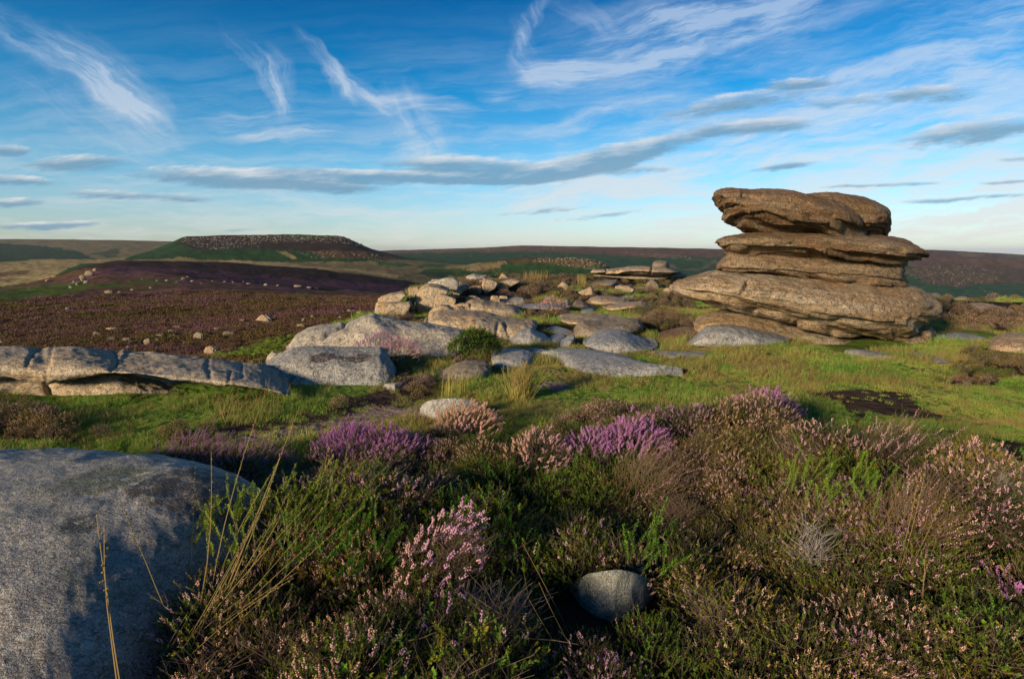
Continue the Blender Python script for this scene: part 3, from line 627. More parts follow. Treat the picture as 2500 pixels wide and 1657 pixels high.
rock('lower_block', None, None, 'T', [(123, 735), (130, 712), (150, 698), (200, 678), (260, 662), (320, 642), (400, 632), (700, 640), (1000, 662), (1300, 683), (1500, 705), (1600, 722), (1690, 752), (1760, 800), (1820, 845), (1840, 885)],
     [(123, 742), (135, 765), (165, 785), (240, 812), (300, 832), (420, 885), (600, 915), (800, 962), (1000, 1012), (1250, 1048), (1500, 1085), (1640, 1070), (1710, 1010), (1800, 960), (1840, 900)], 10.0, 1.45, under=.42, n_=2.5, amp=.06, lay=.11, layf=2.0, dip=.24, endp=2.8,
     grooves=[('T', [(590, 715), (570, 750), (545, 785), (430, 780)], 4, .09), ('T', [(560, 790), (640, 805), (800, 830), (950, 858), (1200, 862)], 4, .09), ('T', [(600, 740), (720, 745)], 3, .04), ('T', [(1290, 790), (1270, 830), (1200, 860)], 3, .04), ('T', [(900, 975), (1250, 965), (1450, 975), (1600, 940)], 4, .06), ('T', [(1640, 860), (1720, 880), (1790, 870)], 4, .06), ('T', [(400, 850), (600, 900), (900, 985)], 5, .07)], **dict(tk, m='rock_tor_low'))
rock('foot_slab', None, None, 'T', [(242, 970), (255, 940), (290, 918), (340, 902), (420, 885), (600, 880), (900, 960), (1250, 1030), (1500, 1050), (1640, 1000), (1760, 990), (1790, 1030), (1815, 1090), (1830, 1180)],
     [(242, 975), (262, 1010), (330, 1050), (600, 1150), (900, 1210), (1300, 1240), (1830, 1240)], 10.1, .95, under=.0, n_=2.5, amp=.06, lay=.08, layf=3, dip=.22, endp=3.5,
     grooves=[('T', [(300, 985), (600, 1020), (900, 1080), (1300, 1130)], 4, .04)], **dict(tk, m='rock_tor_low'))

# ------------------------------------------------------------------ single boulders and slabs
rockmat('boulder_skin', (.36, .345, .315), (.25, .25, .24), .45, .5, 0, stain=[wp('B', (1150, 240), .26, (.040, .030, .024), z=.48), wp('B', (1330, 290), .22, (.040, .030, .024), z=.46), wp('B', (900, 270), .14, (.045, .036, .028), z=.48), wp('B', (1480, 380), .15, (.03, .026, .024), z=.42), wp('B', (1280, 480), .10, (.045, .032, .026), z=.42), wp('B', (740, 830), .13, (.016, .013, .014), z=.44), wp('B', (900, 730), .10, (.018, .015, .016), z=.44), wp('B', (1050, 640), .07, (.02, .017, .018), z=.44), wp('B', (470, 460), .10, (.035, .045, .025), z=.48), wp('B', (620, 210), .20, (.10, .11, .055), z=.49), wp('B', (560, 1250), .16, (.02, .018, .018), z=.4), wp('B', (140, 1160), .07, (.04, .038, .038), z=.48)], green=.35, spk=.8, sheen=True, scale=2.2, rings=True)
rock('boulder', 'boulder', 'huge low blue-grey boulder filling the bottom left corner, dark lichen on its far end', 'B',
     [(-700, 260), (-400, 170), (-200, 145), (0, 130), (120, 118), (250, 110), (500, 105), (700, 108), (830, 113), (900, 132), (980, 153), (1080, 170), (1200, 200), (1350, 240), (1450, 290), (1540, 350), (1590, 430), (1605, 500)],
     [(-700, 1300), (-400, 2200), (0, 2250), (250, 2050), (450, 1780), (620, 1500), (780, 1270), (950, 1080), (1150, 920), (1400, 770), (1540, 660), (1605, 520)], hh=.44, smooth=17, n_=2.05, bury=.5, m='boulder_skin', amp=.022, sc=2.2, nu=280, nt=300, pits=.012, endp=3.4)
lr = empty('long_rock', (-4.0, 6.1, 0), 'long low grey-brown rock wall running in from the left edge, cracked into blocks', 'rock wall')
rockmat('rock_wall', (.37, .295, .20), (.34, .30, .24), .45, .5, 0, spk=.75)
lk = dict(parent=lr, base=(-4.0, 6.1, 0), m='rock_wall', nt=110)
rock('upper_block', None, None, 'W', [(-700, 150), (-300, 135), (0, 148), (150, 150), (215, 160), (250, 166), (300, 156), (430, 152), (560, 166), (700, 184), (1000, 200), (1280, 225), (1500, 252), (1600, 280), (1650, 315), (1668, 365)],
     [(-700, 350), (-300, 330), (0, 335), (130, 350), (260, 372), (420, 350), (700, 300), (830, 308), (1000, 348), (1200, 372), (1400, 388), (1560, 412), (1640, 428), (1668, 400)], 6.15, .62, n_=3., amp=.035, sc=2.4, under=.12, nu=260, endp=12, lay=.012, layf=5,
     grooves=[('W', [(240, 160), (190, 200), (150, 260)], 5, .018), ('W', [(720, 180), (700, 230), (640, 285)], 5, .018), ('W', [(1200, 225), (1195, 290), (1215, 330)], 6, .013), ('W', [(1395, 245), (1400, 330)], 4, .010), ('W', [(300, 160), (270, 280), (260, 370)], 4, .014), ('W', [(1330, 300), (1320, 380)], 4, .014)], **lk)
rock('lower_block', None, None, 'W', [(-700, 340), (-300, 320), (0, 320), (400, 280), (700, 270), (830, 310), (1000, 348), (1200, 372), (1400, 388), (1600, 420), (1650, 440)],
     [(-700, 480), (-300, 500), (250, 500), (300, 530), (700, 540), (1000, 560), (1400, 580), (1600, 560), (1650, 460)], 6.3, .52, n_=2.6, amp=.05, sc=2.6, nu=220, endp=7, grooves=[('W', [(270, 380), (280, 430), (340, 480)], 7, .06)], **lk)

B_ = 'boulder'
rock(B_, B_, 'big pale lichen-speckled slab leaning against the grey one beside the round green bush', 'O', [(700, 850), (712, 832), (727, 814), (755, 800), (782, 792), (810, 788), (845, 783), (852, 783), (872, 776), (896, 766), (915, 763), (935, 768), (987, 780), (1040, 786), (1093, 796), (1124, 804), (1135, 816), (1136, 826)],
     [(700, 856), (780, 870), (870, 875), (930, 880), (980, 905), (1040, 900), (1075, 880), (1110, 862), (1130, 838), (1136, 830)], 8.8, .75, n_=2.9, lean=.75, m='rock_pale', amp=.05, sc=1.8, nu=180, nt=110, endp=4,
     grooves=[('O', [(845, 783), (838, 795), (800, 815), (755, 845)], 4, .06)])
rockmat('rock_stained', (.30, .30, .28), (.25, .26, .26), .35, .35, 0, stain=[wp('W', (1860, 190), .17, (.045, .026, .024), y=6.8), wp('W', (2080, 195), .17, (.045, .028, .026), y=6.8), wp('W', (1960, 190), .10, (.045, .028, .026), y=6.8)], spk=1.)
rock(B_, B_, 'grey slab with rusty dark patches at the right end of the long rock wall', 'W', [(1510, 262), (1540, 238), (1600, 205), (1660, 178), (1700, 162), (1780, 152), (1850, 150), (2000, 160), (2100, 164), (2200, 160), (2235, 180), (2260, 220), (2290, 275)],
     [(1510, 268), (1560, 330), (1650, 430), (1740, 455), (1900, 440), (2100, 410), (2220, 380), (2290, 300)], 6.95, .6, lean=.7, m='rock_stained', amp=.04, sc=1.9, nu=150, nt=100, n_=2.8, endp=3.5)
prism(B_, B_, 'small pointed stone between the long rock wall and the grey slab', 'W', [(1515, 250), (1545, 205), (1575, 180), (1598, 188), (1560, 225), (1530, 250)], 7.9, .25, 'rock_pale')
rock(B_, B_, 'long tan boulder with flat bluish top behind the big pale slab', 'M', [(490, 535), (505, 515), (540, 482), (580, 470), (640, 466), (800, 468), (900, 482), (1000, 500), (1100, 512), (1180, 522), (1205, 535), (1215, 555)],
     [(490, 540), (600, 580), (740, 640), (900, 668), (1050, 668), (1150, 620), (1215, 570)], 10.6, .9, n_=3.4, amp=.05, sc=1.6, nu=150, nt=100, m='rock_tan', endp=3.5, grooves=[('M', [(960, 560), (950, 640)], 5, .04), ('M', [(1010, 560), (1040, 650)], 5, .04)])
rock(B_, B_, 'tan boulder above the long flat-topped one, left of the grass gully', 'M', [(735, 440), (760, 415), (800, 400), (860, 398), (920, 410), (1000, 418), (1060, 432), (1100, 455), (1130, 480)], [(735, 470), (800, 490), (900, 500), (1000, 500), (1130, 492)], 13.8, .7, n_=3, amp=.05, nu=90, nt=60)
rock('flat_rock', 'rock', 'pale slab topped with grass tufts behind the upper tan boulder', 'M', [(955, 405), (1000, 388), (1060, 382), (1120, 382), (1175, 405)], [(955, 412), (1050, 430), (1175, 412)], 16.5, .7, n_=3, m='rock_pale', amp=.03)
rock('flat_rock', 'rock', 'long flat slab under the lilac heather tuft in the middle distance', 'M', [(1075, 435), (1140, 425), (1250, 420), (1340, 420), (1400, 428), (1425, 452)], [(1075, 440), (1200, 452), (1330, 452), (1425, 458)], 14.8, .6, m='rock_blue', amp=.02)
# crag
PR = [('left_front', 'squared tan block, lower step of the crag at the hilltop edge', [(345, 895), (352, 850), (365, 775), (400, 768), (790, 762), (822, 800), (790, 850), (740, 892)], 14.0, 1.1),
      ('', 'sloping tan block stepped above the lowest block of the crag', [(362, 775), (375, 730), (410, 692), (560, 655), (730, 632), (765, 680), (700, 725), (600, 775)], 14.6, 1.2),
      ('', 'largest upright tan block in the middle of the crag', [(868, 885), (862, 760), (870, 650), (950, 560), (1040, 528), (1180, 555), (1300, 592), (1260, 640), (1140, 720), (1080, 820), (1020, 905), (900, 905)], 15.2, 1.6),
      ('', 'rounded grey slab lying on top of the crag', [(1035, 545), (1050, 515), (1150, 488), (1240, 453), (1370, 455), (1432, 520), (1400, 578), (1190, 575)], 17.2, 1.7),
      ('', 'small tan block at the back left corner of the crag top', [(1055, 528), (1062, 495), (1085, 480), (1150, 478), (1130, 520)], 18.6, .6),
      ('', 'smallest square stone at the left shoulder of the crag', [(775, 645), (772, 600), (790, 585), (835, 585), (838, 652)], 16.4, .5),
      ('', 'squared stone wedged against the largest crag block', [(838, 655), (836, 590), (850, 578), (895, 575), (900, 650)], 16.2, .6),
      ('', 'flat tan stone capping the left shoulder of the crag', [(885, 582), (925, 555), (1040, 530), (1060, 550), (950, 580)], 16.6, .6),
      ('', 'angular tan block leaning on the right side of the crag', [(1085, 835), (1130, 705), (1170, 657), (1240, 660), (1330, 690), (1390, 720), (1385, 760), (1340, 835), (1200, 855)], 14.1, .9),
      ('', 'block with one dark shaded side in front of the crag', [(1012, 985), (1028, 900), (1110, 832), (1190, 793), (1290, 803), (1332, 848), (1270, 905), (1060, 980)], 12.6, .8),
      ('', 'low stone with a notched top right of the dark-sided block', [(1270, 900), (1340, 842), (1395, 812), (1470, 818), (1530, 885), (1500, 900)], 12.6, .5),
      ('', 'tan rubble block behind the notched stone', [(1335, 830), (1345, 805), (1460, 785), (1545, 785), (1600, 890), (1480, 895)], 13.5, .5),
      ('', 'wedge shaped tan stone above the upper tan boulder', [(1538, 760), (1540, 700), (1560, 688), (1620, 688), (1708, 722), (1700, 768)], 15.4, .5),
      ('', 'slanted light grey stone at the edge of the heather mound', [(1330, 602), (1420, 570), (1530, 543), (1562, 560), (1520, 610), (1430, 640), (1350, 632)], 18.5, .8),
      ('', 'flat rectangular stone left of the tall pointed stone', [(1548, 622), (1560, 575), (1590, 563), (1710, 563), (1730, 618)], 19.4, .7),
      ('', 'tall pointed stone with a pale left face standing in heather', [(1712, 548), (1722, 490), (1735, 452), (1850, 478), (1932, 515), (1895, 600), (1750, 640), (1722, 600)], 19.6, 1.2),
      ('', 'cracked pale stone sloping out of the heather mound', [(1898, 570), (1910, 545), (1960, 510), (2100, 470), (2180, 478), (2225, 500), (2080, 565), (1940, 608)], 20.4, 1.2),
      ('', 'small pyramid stone on the mound skyline', [(1928, 448), (1975, 402), (2010, 415), (2058, 448)], 29., .6),
      ('', 'tan stone half sunk in the heather below the mound', [(1818, 748), (1835, 695), (1860, 688), (1925, 692), (1962, 735), (1905, 758)], 15.9, .5),
      ('', 'low pale stone beside the half sunk tan stone', [(1918, 715), (1950, 690), (2040, 692), (2060, 708), (1990, 735)], 16.6, .5),
      ('', 'small tan stone filling the gap between two crag blocks', [(800, 875), (815, 830), (835, 803), (862, 805), (858, 882)], 14.2, .35),
      ('', 'rubble stone lodged high in the crag gap', [(772, 765), (800, 715), (860, 708), (856, 770)], 15.0, .4),
      ('', 'pinkish pebble-like stone on top of the crag rubble', [(735, 722), (768, 696), (802, 702), (782, 726)], 15.0, .25),
      ('', 'little rounded stone on the skyline heather', [(1680, 485), (1690, 462), (1712, 458), (1728, 480)], 22., .3),
      ('', 'pale flake lying beside the grey slab on the crag top', [(1395, 500), (1400, 478), (1445, 478), (1440, 500)], 19., .3)]
for _, lb, P, D_, dp in PR: prism('rock_block', 'rock', lb, 'K', P, D_, dp, 'rock_tan' if 'grey' not in lb else 'rock_pale')
rock(B_, B_, 'pale dome-shaped boulder on the skyline left of the mound', 'K', [(1505, 478), (1515, 455), (1545, 432), (1620, 413), (1680, 425), (1775, 430), (1785, 440)], [(1505, 485), (1560, 492), (1700, 475), (1785, 448)], 27, .8, m='rock_pale', amp=.04)
# plateau rocks
oc = empty('rock_outcrop', (5.6, 30., 0), 'distant flat rock outcrop on the skyline with a jutting right lip', 'outcrop')
ok_ = dict(parent=oc, base=(5.6, 30., 0), nu=120, nt=80)
rock('upper_slab', None, None, 'N', [(763, 215), (775, 190), (800, 178), (940, 170), (1160, 157), (1210, 142), (1370, 134), (1470, 141), (1640, 150), (1700, 172), (1785, 205)], [(763, 222), (800, 238), (940, 228), (1150, 235), (1400, 250), (1640, 262), (1720, 230), (1785, 210)], 30, 1.6, m='rock_tan', amp=.07, sc=.8, lay=.06, layf=3, grooves=[('N', [(945, 180), (945, 215)], 2, .15), ('N', [(1475, 150), (1455, 240)], 2, .15), ('N', [(950, 210), (1180, 215), (1450, 225)], 2, .12)], under=.3, **ok_)
rock('lower_slab', None, None, 'N', [(800, 240), (900, 228), (1200, 235), (1600, 255), (1700, 250)], [(800, 250), (1000, 275), (1300, 300), (1600, 300), (1700, 260)], 30.2, 1.3, m='rock_tan', amp=.07, sc=.8, lay=.06, **ok_)
rock('side_slab', None, None, 'N', [(1600, 250), (1700, 210), (1800, 207), (1850, 215), (1876, 235)], [(1600, 290), (1700, 292), (1820, 270), (1876, 242)], 31.5, 1.3, m='rock_brown', amp=.06, sc=.8, lay=.05, **ok_)
rock(B_, B_, 'rounded dark boulder perched on the distant flat outcrop', 'N', [(1474, 130), (1485, 98), (1520, 82), (1570, 76), (1640, 85), (1668, 105), (1672, 140)], [(1474, 138), (1500, 143), (1560, 146), (1640, 154), (1672, 148)], 30, .8, m='rock_brown', amp=.06, sc=1., lay=.03)
NR = [('rock_block', 'upright grey-tan stone with a slanting top standing on a thin slab', [(375, 400), (385, 370), (435, 320), (460, 320), (512, 350), (500, 400), (480, 420)], 22., .9),
      ('rock_block', 'triangular tan stone in the grass, middle distance', [(615, 440), (700, 405), (770, 375), (800, 400), (802, 470), (700, 472)], 19.5, .9),
      ('rock_block', 'tan half of the split stone behind the flat slabs', [(1040, 415), (1050, 368), (1130, 350), (1145, 405)], 22.5, .8),
      ('rock_block', 'bluish streaked stone right of the tan split half', [(1095, 375), (1110, 360), (1205, 360), (1285, 405), (1240, 440), (1160, 455)], 21.5, 1.),
      ('rock_block', 'dark tan pyramid boulder below the distant outcrop', [(1362, 392), (1420, 330), (1470, 290), (1510, 295), (1550, 350), (1565, 385), (1500, 402)], 23.5, 1.1),
      ('rock_block', 'tan stone lump at the left nose of the balanced rock', [(1598, 442), (1610, 402), (1650, 385), (1692, 390), (1692, 442)], 20.5, .6),
      ('rock_block', 'low stone behind the lump at the nose of the balanced rock', [(1655, 390), (1690, 350), (1735, 350), (1740, 400), (1700, 410)], 22.5, .7),
      ('rock_block', 'small stone at the foot of the dark tan pyramid boulder', [(1335, 405), (1365, 378), (1400, 380), (1425, 405)], 22.2, .4)]
for nm, lb, P, D_, dp in NR: prism(nm, 'rock', lb, 'N', P, D_, dp, 'rock_brown' if 'dark' in lb else 'rock_tan', back=.85)
SL = [('slab', 'thin slab under the upright grey-tan stone', [(308, 415), (330, 404), (400, 400), (452, 408)], [(308, 428), (380, 430), (452, 425)], 21.5, .5, 'rock_pale'),
      ('slab', 'grey slab low in heather left of the split stone', [(775, 352), (800, 335), (850, 318), (980, 300), (1060, 294), (1092, 322)], [(775, 362), (900, 366), (1092, 352)], 24.5, 1., 'rock_brown'),
      ('slab', 'farthest of the rounded tan slabs in the grass', [(732, 552), (760, 508), (850, 479), (1000, 489), (1150, 505), (1215, 530)], [(732, 560), (900, 568), (1100, 560), (1215, 545)], 17., .9, 'rock_tan'),
      ('slab', 'little flat slab behind the farthest rounded tan slab', [(1130, 500), (1180, 484), (1260, 485), (1298, 505)], [(1130, 510), (1200, 516), (1298, 512)], 18.6, .5, 'rock_pale'),
      ('slab', 'curved tan slab partly capped by grass', [(905, 603), (980, 585), (1100, 568), (1250, 548), (1350, 545), (1400, 560), (1470, 590), (1560, 610)], [(905, 610), (1000, 636), (1200, 610), (1350, 600), (1560, 618)], 15.4, .7, 'rock_tan'),
      ('slab', 'small rounded stone between two heather tufts in the middle distance', [(560, 580), (600, 540), (680, 545), (740, 575), (768, 605)], [(560, 590), (650, 612), (768, 612)], 15.2, .5, 'rock_brown'),
      ('slab', 'pinkish stone left of the small rounded stone', [(435, 555), (450, 535), (500, 530), (550, 560)], [(435, 565), (500, 575), (550, 570)], 16., .35, 'rock_pale'),
      ('slab', 'long pale slab just behind the brown and tan boulder', [(388, 735), (405, 715), (440, 700), (600, 685), (750, 683), (900, 690), (1050, 705), (1165, 740)], [(388, 745), (500, 775), (900, 780), (1165, 750)], 12.3, .9, 'rock_tan'),
      ('boulder', 'brown and tan boulder with a heather cap behind the domed blue slab', [(575, 890), (590, 835), (620, 798), (680, 765), (780, 765), (900, 764), (1000, 755), (1100, 745), (1250, 743), (1320, 758), (1360, 785), (1372, 830)], [(575, 980), (640, 1010), (720, 1010), (850, 940), (1000, 900), (1200, 890), (1320, 870), (1372, 845)], 10.3, .7, 'rock_brown'),
      ('slab', 'domed blue-grey slab between two yellow-green grass tufts', [(685, 1010), (700, 985), (760, 940), (820, 908), (900, 890), (1000, 880), (1100, 880), (1200, 900), (1300, 930), (1450, 975), (1545, 1045)], [(685, 1025), (900, 1075), (1200, 1085), (1400, 1075), (1545, 1055)], 9.0, .75, 'rock_blue'),
      ('boulder', 'egg-shaped boulder with a shaded right end against the foot of the balanced rock', [(1465, 975), (1500, 940), (1550, 910), (1620, 880), (1700, 860), (1800, 843), (1900, 835), (1980, 838), (2035, 880)], [(1465, 985), (1560, 1040), (1700, 1060), (1860, 1065), (1980, 1000), (2035, 900)], 9.9, .6, 'rock_tor'),
      ('slab', 'dark sliver of stone left of the egg-shaped boulder', [(1370, 935), (1420, 908), (1500, 897), (1560, 900)], [(1370, 945), (1450, 975), (1560, 950)], 10.8, .4, 'rock_blue')]
for cat, lb, t, b, D_, dp, mm in SL:
    rock('flat_rock' if cat == 'slab' else B_, 'rock' if cat == 'slab' else cat, lb, 'N', t, b, D_, dp, m=mm, amp=.035, sc=1.8, nu=120, nt=80)
rock('flat_rock', 'rock', 'pale domed slab behind the grassy mound under the balanced rock', 'T', [(185, 1100), (215, 1070), (270, 1030), (310, 1000), (350, 982), (420, 974), (480, 975), (560, 985), (620, 1000), (700, 1020), (780, 1035), (870, 1060)], [(185, 1112), (400, 1130), (700, 1130), (870, 1075)], 8.9, .5, sink=.05, m='rock_blue', amp=.03, nu=120, nt=80)
rock('flat_rock', 'rock', 'large flat blue-grey slab in the grass at the centre, pointed at its right end', 'M', [(1240, 750), (1262, 730), (1300, 714), (1360, 708), (1450, 708), (1560, 718), (1650, 735), (1750, 755), (1850, 780), (1950, 805), (2050, 825), (2150, 868)],
     [(1240, 756), (1330, 790), (1400, 830), (1450, 862), (1560, 882), (1700, 888), (1950, 890), (2150, 876)], hh=.13, bury=.2, n_=2.2, sink=.0, m='rock_blue', amp=.022, sc=1.8, nu=170, nt=120, endp=4)
rock('flat_rock', 'rock', 'blue-grey slab with a rounded front between the green bush and the large flat slab', 'M', [(918, 745), (935, 722), (970, 713), (1040, 710), (1120, 712), (1160, 725), (1195, 755)], [(918, 790), (980, 830), (1040, 860), (1120, 858), (1170, 820), (1195, 775)], 7.9, .55, n_=2.8, m='rock_blue', amp=.02, nu=100, nt=80)
rock(B_, B_, 'blue-grey wedge boulder sloping down into the wet gully', 'M', [(1022, 662), (1060, 625), (1110, 590), (1170, 577), (1240, 612), (1320, 662), (1340, 700)], [(1022, 670), (1100, 700), (1200, 722), (1290, 728), (1340, 708)], 9.6, .5, n_=2.6, m='rock_blue', amp=.04, nu=100, nt=80)
rock('flat_rock', 'rock', 'small leaning slab on the right bank of the wet gully', 'M', [(1345, 690), (1370, 655), (1420, 628), (1448, 622), (1455, 640)], [(1345, 700), (1400, 712), (1440, 690), (1455, 650)], 9.3, .35, m='rock_blue', amp=.02)
rock('flat_rock', 'rock', 'flat bluish paving-like slab in the gully behind the wedge boulder', 'M', [(1270, 585), (1300, 568), (1340, 566), (1400, 585), (1450, 608)], [(1270, 592), (1350, 612), (1450, 616)], hh=.05, m='rock_blue', amp=.01, bury=.1)
rock('flat_rock', 'rock', 'flat bluish stone lower in the gully beside bright grass', 'M', [(1290, 640), (1320, 620), (1380, 618), (1400, 630)], [(1290, 655), (1330, 668), (1400, 645)], hh=.04, m='rock_blue', amp=.01, bury=.1)
rock('flat_rock', 'rock', 'bluish stepping stone in the path near the middle-distance heather tuft', 'N', [(655, 640), (680, 615), (760, 608), (805, 625)], [(655, 660), (740, 682), (805, 682)], hh=.05, m='rock_blue', amp=.01, bury=.1)
rock('flat_rock', 'rock', 'flat slab edge showing at the back of the rounded-front blue slab', 'M', [(1140, 712), (1200, 705), (1270, 715), (1300, 730)], [(1140, 722), (1210, 745), (1300, 742)], hh=.06, m='rock_blue', amp=.01, bury=.1)
rock(B_, B_, 'brown-grey whaleback rock behind the young reed shoots', 'M', [(515, 887), (560, 868), (640, 828), (700, 800), (760, 785), (830, 782), (880, 786), (910, 800), (922, 828)], [(515, 895), (560, 905), (640, 905), (760, 900), (860, 880), (922, 855)], 6.9, .42, n_=2.6, m='rock_brown', amp=.03, nu=110, nt=80)
rock('flat_rock', 'rock', 'thin blue slab at the edge of the left grass below the heather band', 'M', [(225, 948), (280, 932), (340, 922), (390, 924)], [(225, 955), (300, 956), (390, 935)], hh=.05, m='rock_blue', amp=.01, bury=.1)
rock(B_, B_, 'brown half-buried rock right of the tall rush tussock', 'G', [(1395, 680), (1430, 655), (1520, 650), (1620, 670), (1690, 715)], [(1395, 720), (1500, 775), (1620, 780), (1690, 740)], 6.3, .25, m='rock_brown', amp=.015)
rock('flat_rock', 'rock', 'pale low slab showing behind pink heather, below the reed shoots', 'G', [(120, 960), (200, 935), (300, 915), (480, 905), (640, 908), (760, 925), (860, 950)], [(120, 990), (300, 1010), (600, 1010), (860, 1000)], hh=.19, m='rock_blue', amp=.01, bury=.2)
rock('stone', 'stone', 'small tan stone lying on the gravel path', 'H', [(228, 145), (245, 118), (270, 112), (295, 122), (302, 140)], [(228, 152), (265, 168), (302, 155)], 5.5, .12, m='rock_tan', amp=.008)
rock('flat_rock', 'rock', 'blue-grey slab on the grass to the right of the balanced rock', 'T', [(1785, 1040), (1830, 1030), (1950, 1028), (2060, 1028), (2130, 1034), (2195, 1052)], [(1785, 1075), (1950, 1090), (2120, 1088), (2195, 1062)], 10.3, .55, m='rock_blue', amp=.02)
rock(B_, B_, 'tan boulder cut by the right edge of the photo', 'T', [(2125, 1110), (2150, 1070), (2200, 1042), (2270, 1034), (2360, 1036), (2450, 1040), (2560, 1060), (2700, 1100)], [(2125, 1125), (2250, 1160), (2450, 1165), (2700, 1150)], 9.2, .7, m='rock_tan', amp=.04, nu=120, nt=80)
rock('flat_rock', 'rock', 'small grey slab edge in grass between the balanced rock and the right edge', 'T', [(1885, 1200), (1920, 1180), (1970, 1174), (2010, 1180)], [(1885, 1212), (1950, 1222), (2010, 1212)], 8.3, .3, m='rock_brown', amp=.01)
rock('flat_rock', 'rock', 'flat grey flagstone in the turf at the foot of the balanced rock', 'T', [(1215, 1142), (1260, 1134), (1350, 1138), (1480, 1160), (1590, 1192)], [(1215, 1150), (1350, 1178), (1500, 1205), (1590, 1200)], hh=.06, m='rock_blue', amp=.01, bury=.12)
rock('flat_rock', 'rock', 'pale flagstone stepping right from the foot of the balanced rock', 'T', [(1590, 1152), (1650, 1144), (1740, 1165), (1830, 1195), (1910, 1225)], [(1590, 1160), (1700, 1190), (1800, 1225), (1910, 1240)], hh=.06, m='rock_blue', amp=.01, bury=.12)
rock('flat_rock', 'rock', 'flat flagstone in yellow grass just right of the big central slab', 'T', [(-60, 1150), (0, 1143), (150, 1148), (300, 1146), (385, 1158)], [(-60, 1162), (100, 1180), (300, 1186), (385, 1172)], hh=.05, m='rock_blue', amp=.01, bury=.12)
rock('flat_rock', 'rock', 'sliver of pale slab among foreground heather near the right-hand golden clump', 'R', [(195, 535), (240, 520), (310, 515), (385, 518)], [(195, 560), (290, 572), (385, 550)], 3.9, .2, m='rock_blue', amp=.01)
rockmat('rock_small', (.32, .33, .29), (.24, .27, .24), .3, .15, 0, green=.3, spk=.5, scale=3.)
rock(B_, B_, 'small round grey stone nestled in the foreground heather', 'H', [(1325, 1120), (1350, 1060), (1400, 1012), (1470, 984), (1550, 973), (1630, 980), (1700, 1008), (1745, 1050), (1762, 1100)], [(1310, 1150), (1370, 1240), (1450, 1300), (1550, 1330), (1640, 1300), (1715, 1240), (1775, 1150)], hh=.26, bury=.1, sink=0., n_=2.0, endp=2.0, m='rock_small', amp=.007, sc=4, nu=110, nt=90)
TR = [('pale boulder on the far bank, nearest the right flank of the balanced rock', [(1735, 800), (1760, 782), (1800, 775), (1830, 790), (1838, 805)], [(1735, 815), (1800, 826), (1838, 815)], 19.5, .8),
      ('low rounded rock on the far right heather bank', [(1960, 862), (2000, 842), (2080, 838), (2150, 848), (2230, 862), (2300, 872)], [(1960, 880), (2100, 892), (2300, 884)], 15.5, 1.),
      ('brown rock between heather on the far right bank, left of the low rounded one', [(1868, 840), (1900, 829), (1940, 830), (1962, 842)], [(1868, 852), (1920, 856), (1962, 852)], 17.5, .6),
      ('pale rock on the far right bank close to the photo edge', [(2270, 860), (2310, 848), (2380, 852), (2450, 866)], [(2270, 872), (2350, 880), (2450, 878)], 16.3, .7),
      ('grey stone on the rim of the far right bank', [(1925, 806), (1960, 796), (2000, 802)], [(1925, 816), (1960, 820), (2000, 816)], 19.8, .5)]
for lb, t, b, D_, dp in TR: rock(B_, B_, lb, 'T', t, b, D_, dp, m='rock_tan', amp=.04)

# ------------------------------------------------------------------ rocks out on the moor
def pebble(name, seed, m, bev=.06):
    r = random.Random(seed); bm = bmesh.new()
    for _ in range(16):
        v = Vector((r.gauss(0, 1), r.gauss(0, 1), r.gauss(0, 1))).normalized()*r.uniform(.8, 1.05); bm.verts.new((v.x*.5, v.y*.5, v.z*.5+.15))
    g = bmesh.ops.convex_hull(bm, input=bm.verts)
    bmesh.ops.delete(bm, geom=[x for x in g['geom_interior'] if isinstance(x, bmesh.types.BMVert)], context='VERTS')
    bmesh.ops.bevel(bm, geom=list(bm.edges), offset=bev, segments=2, affect='EDGES'); bmesh.ops.triangulate(bm, faces=bm.faces)
    bmesh.ops.subdivide_edges(bm, edges=bm.edges, cuts=1, use_grid_fill=True); bmesh.ops.triangulate(bm, faces=[f for f in bm.faces if len(f.verts) > 3])
    V = np.array([v.co[:] for v in bm.verts]); d = .05*fbm(V[:, 0]*4, V[:, 1]*4, V[:, 2]*4, 3, seed)
    for v, q in zip(bm.verts, V*(1+d[:, None])): v.co = q
    me = bpy.data.meshes.new(name); bm.to_mesh(me); bm.free(); me.materials.append(M[m])
    return me
PEB = [pebble('stone_shape', 900+i, ('rock_brown', 'rock_tan', 'rock_brown')[i % 3]) for i in range(9)]
PEF = [pebble('stone_shape', 950+i, 'rock_far') for i in range(6)]
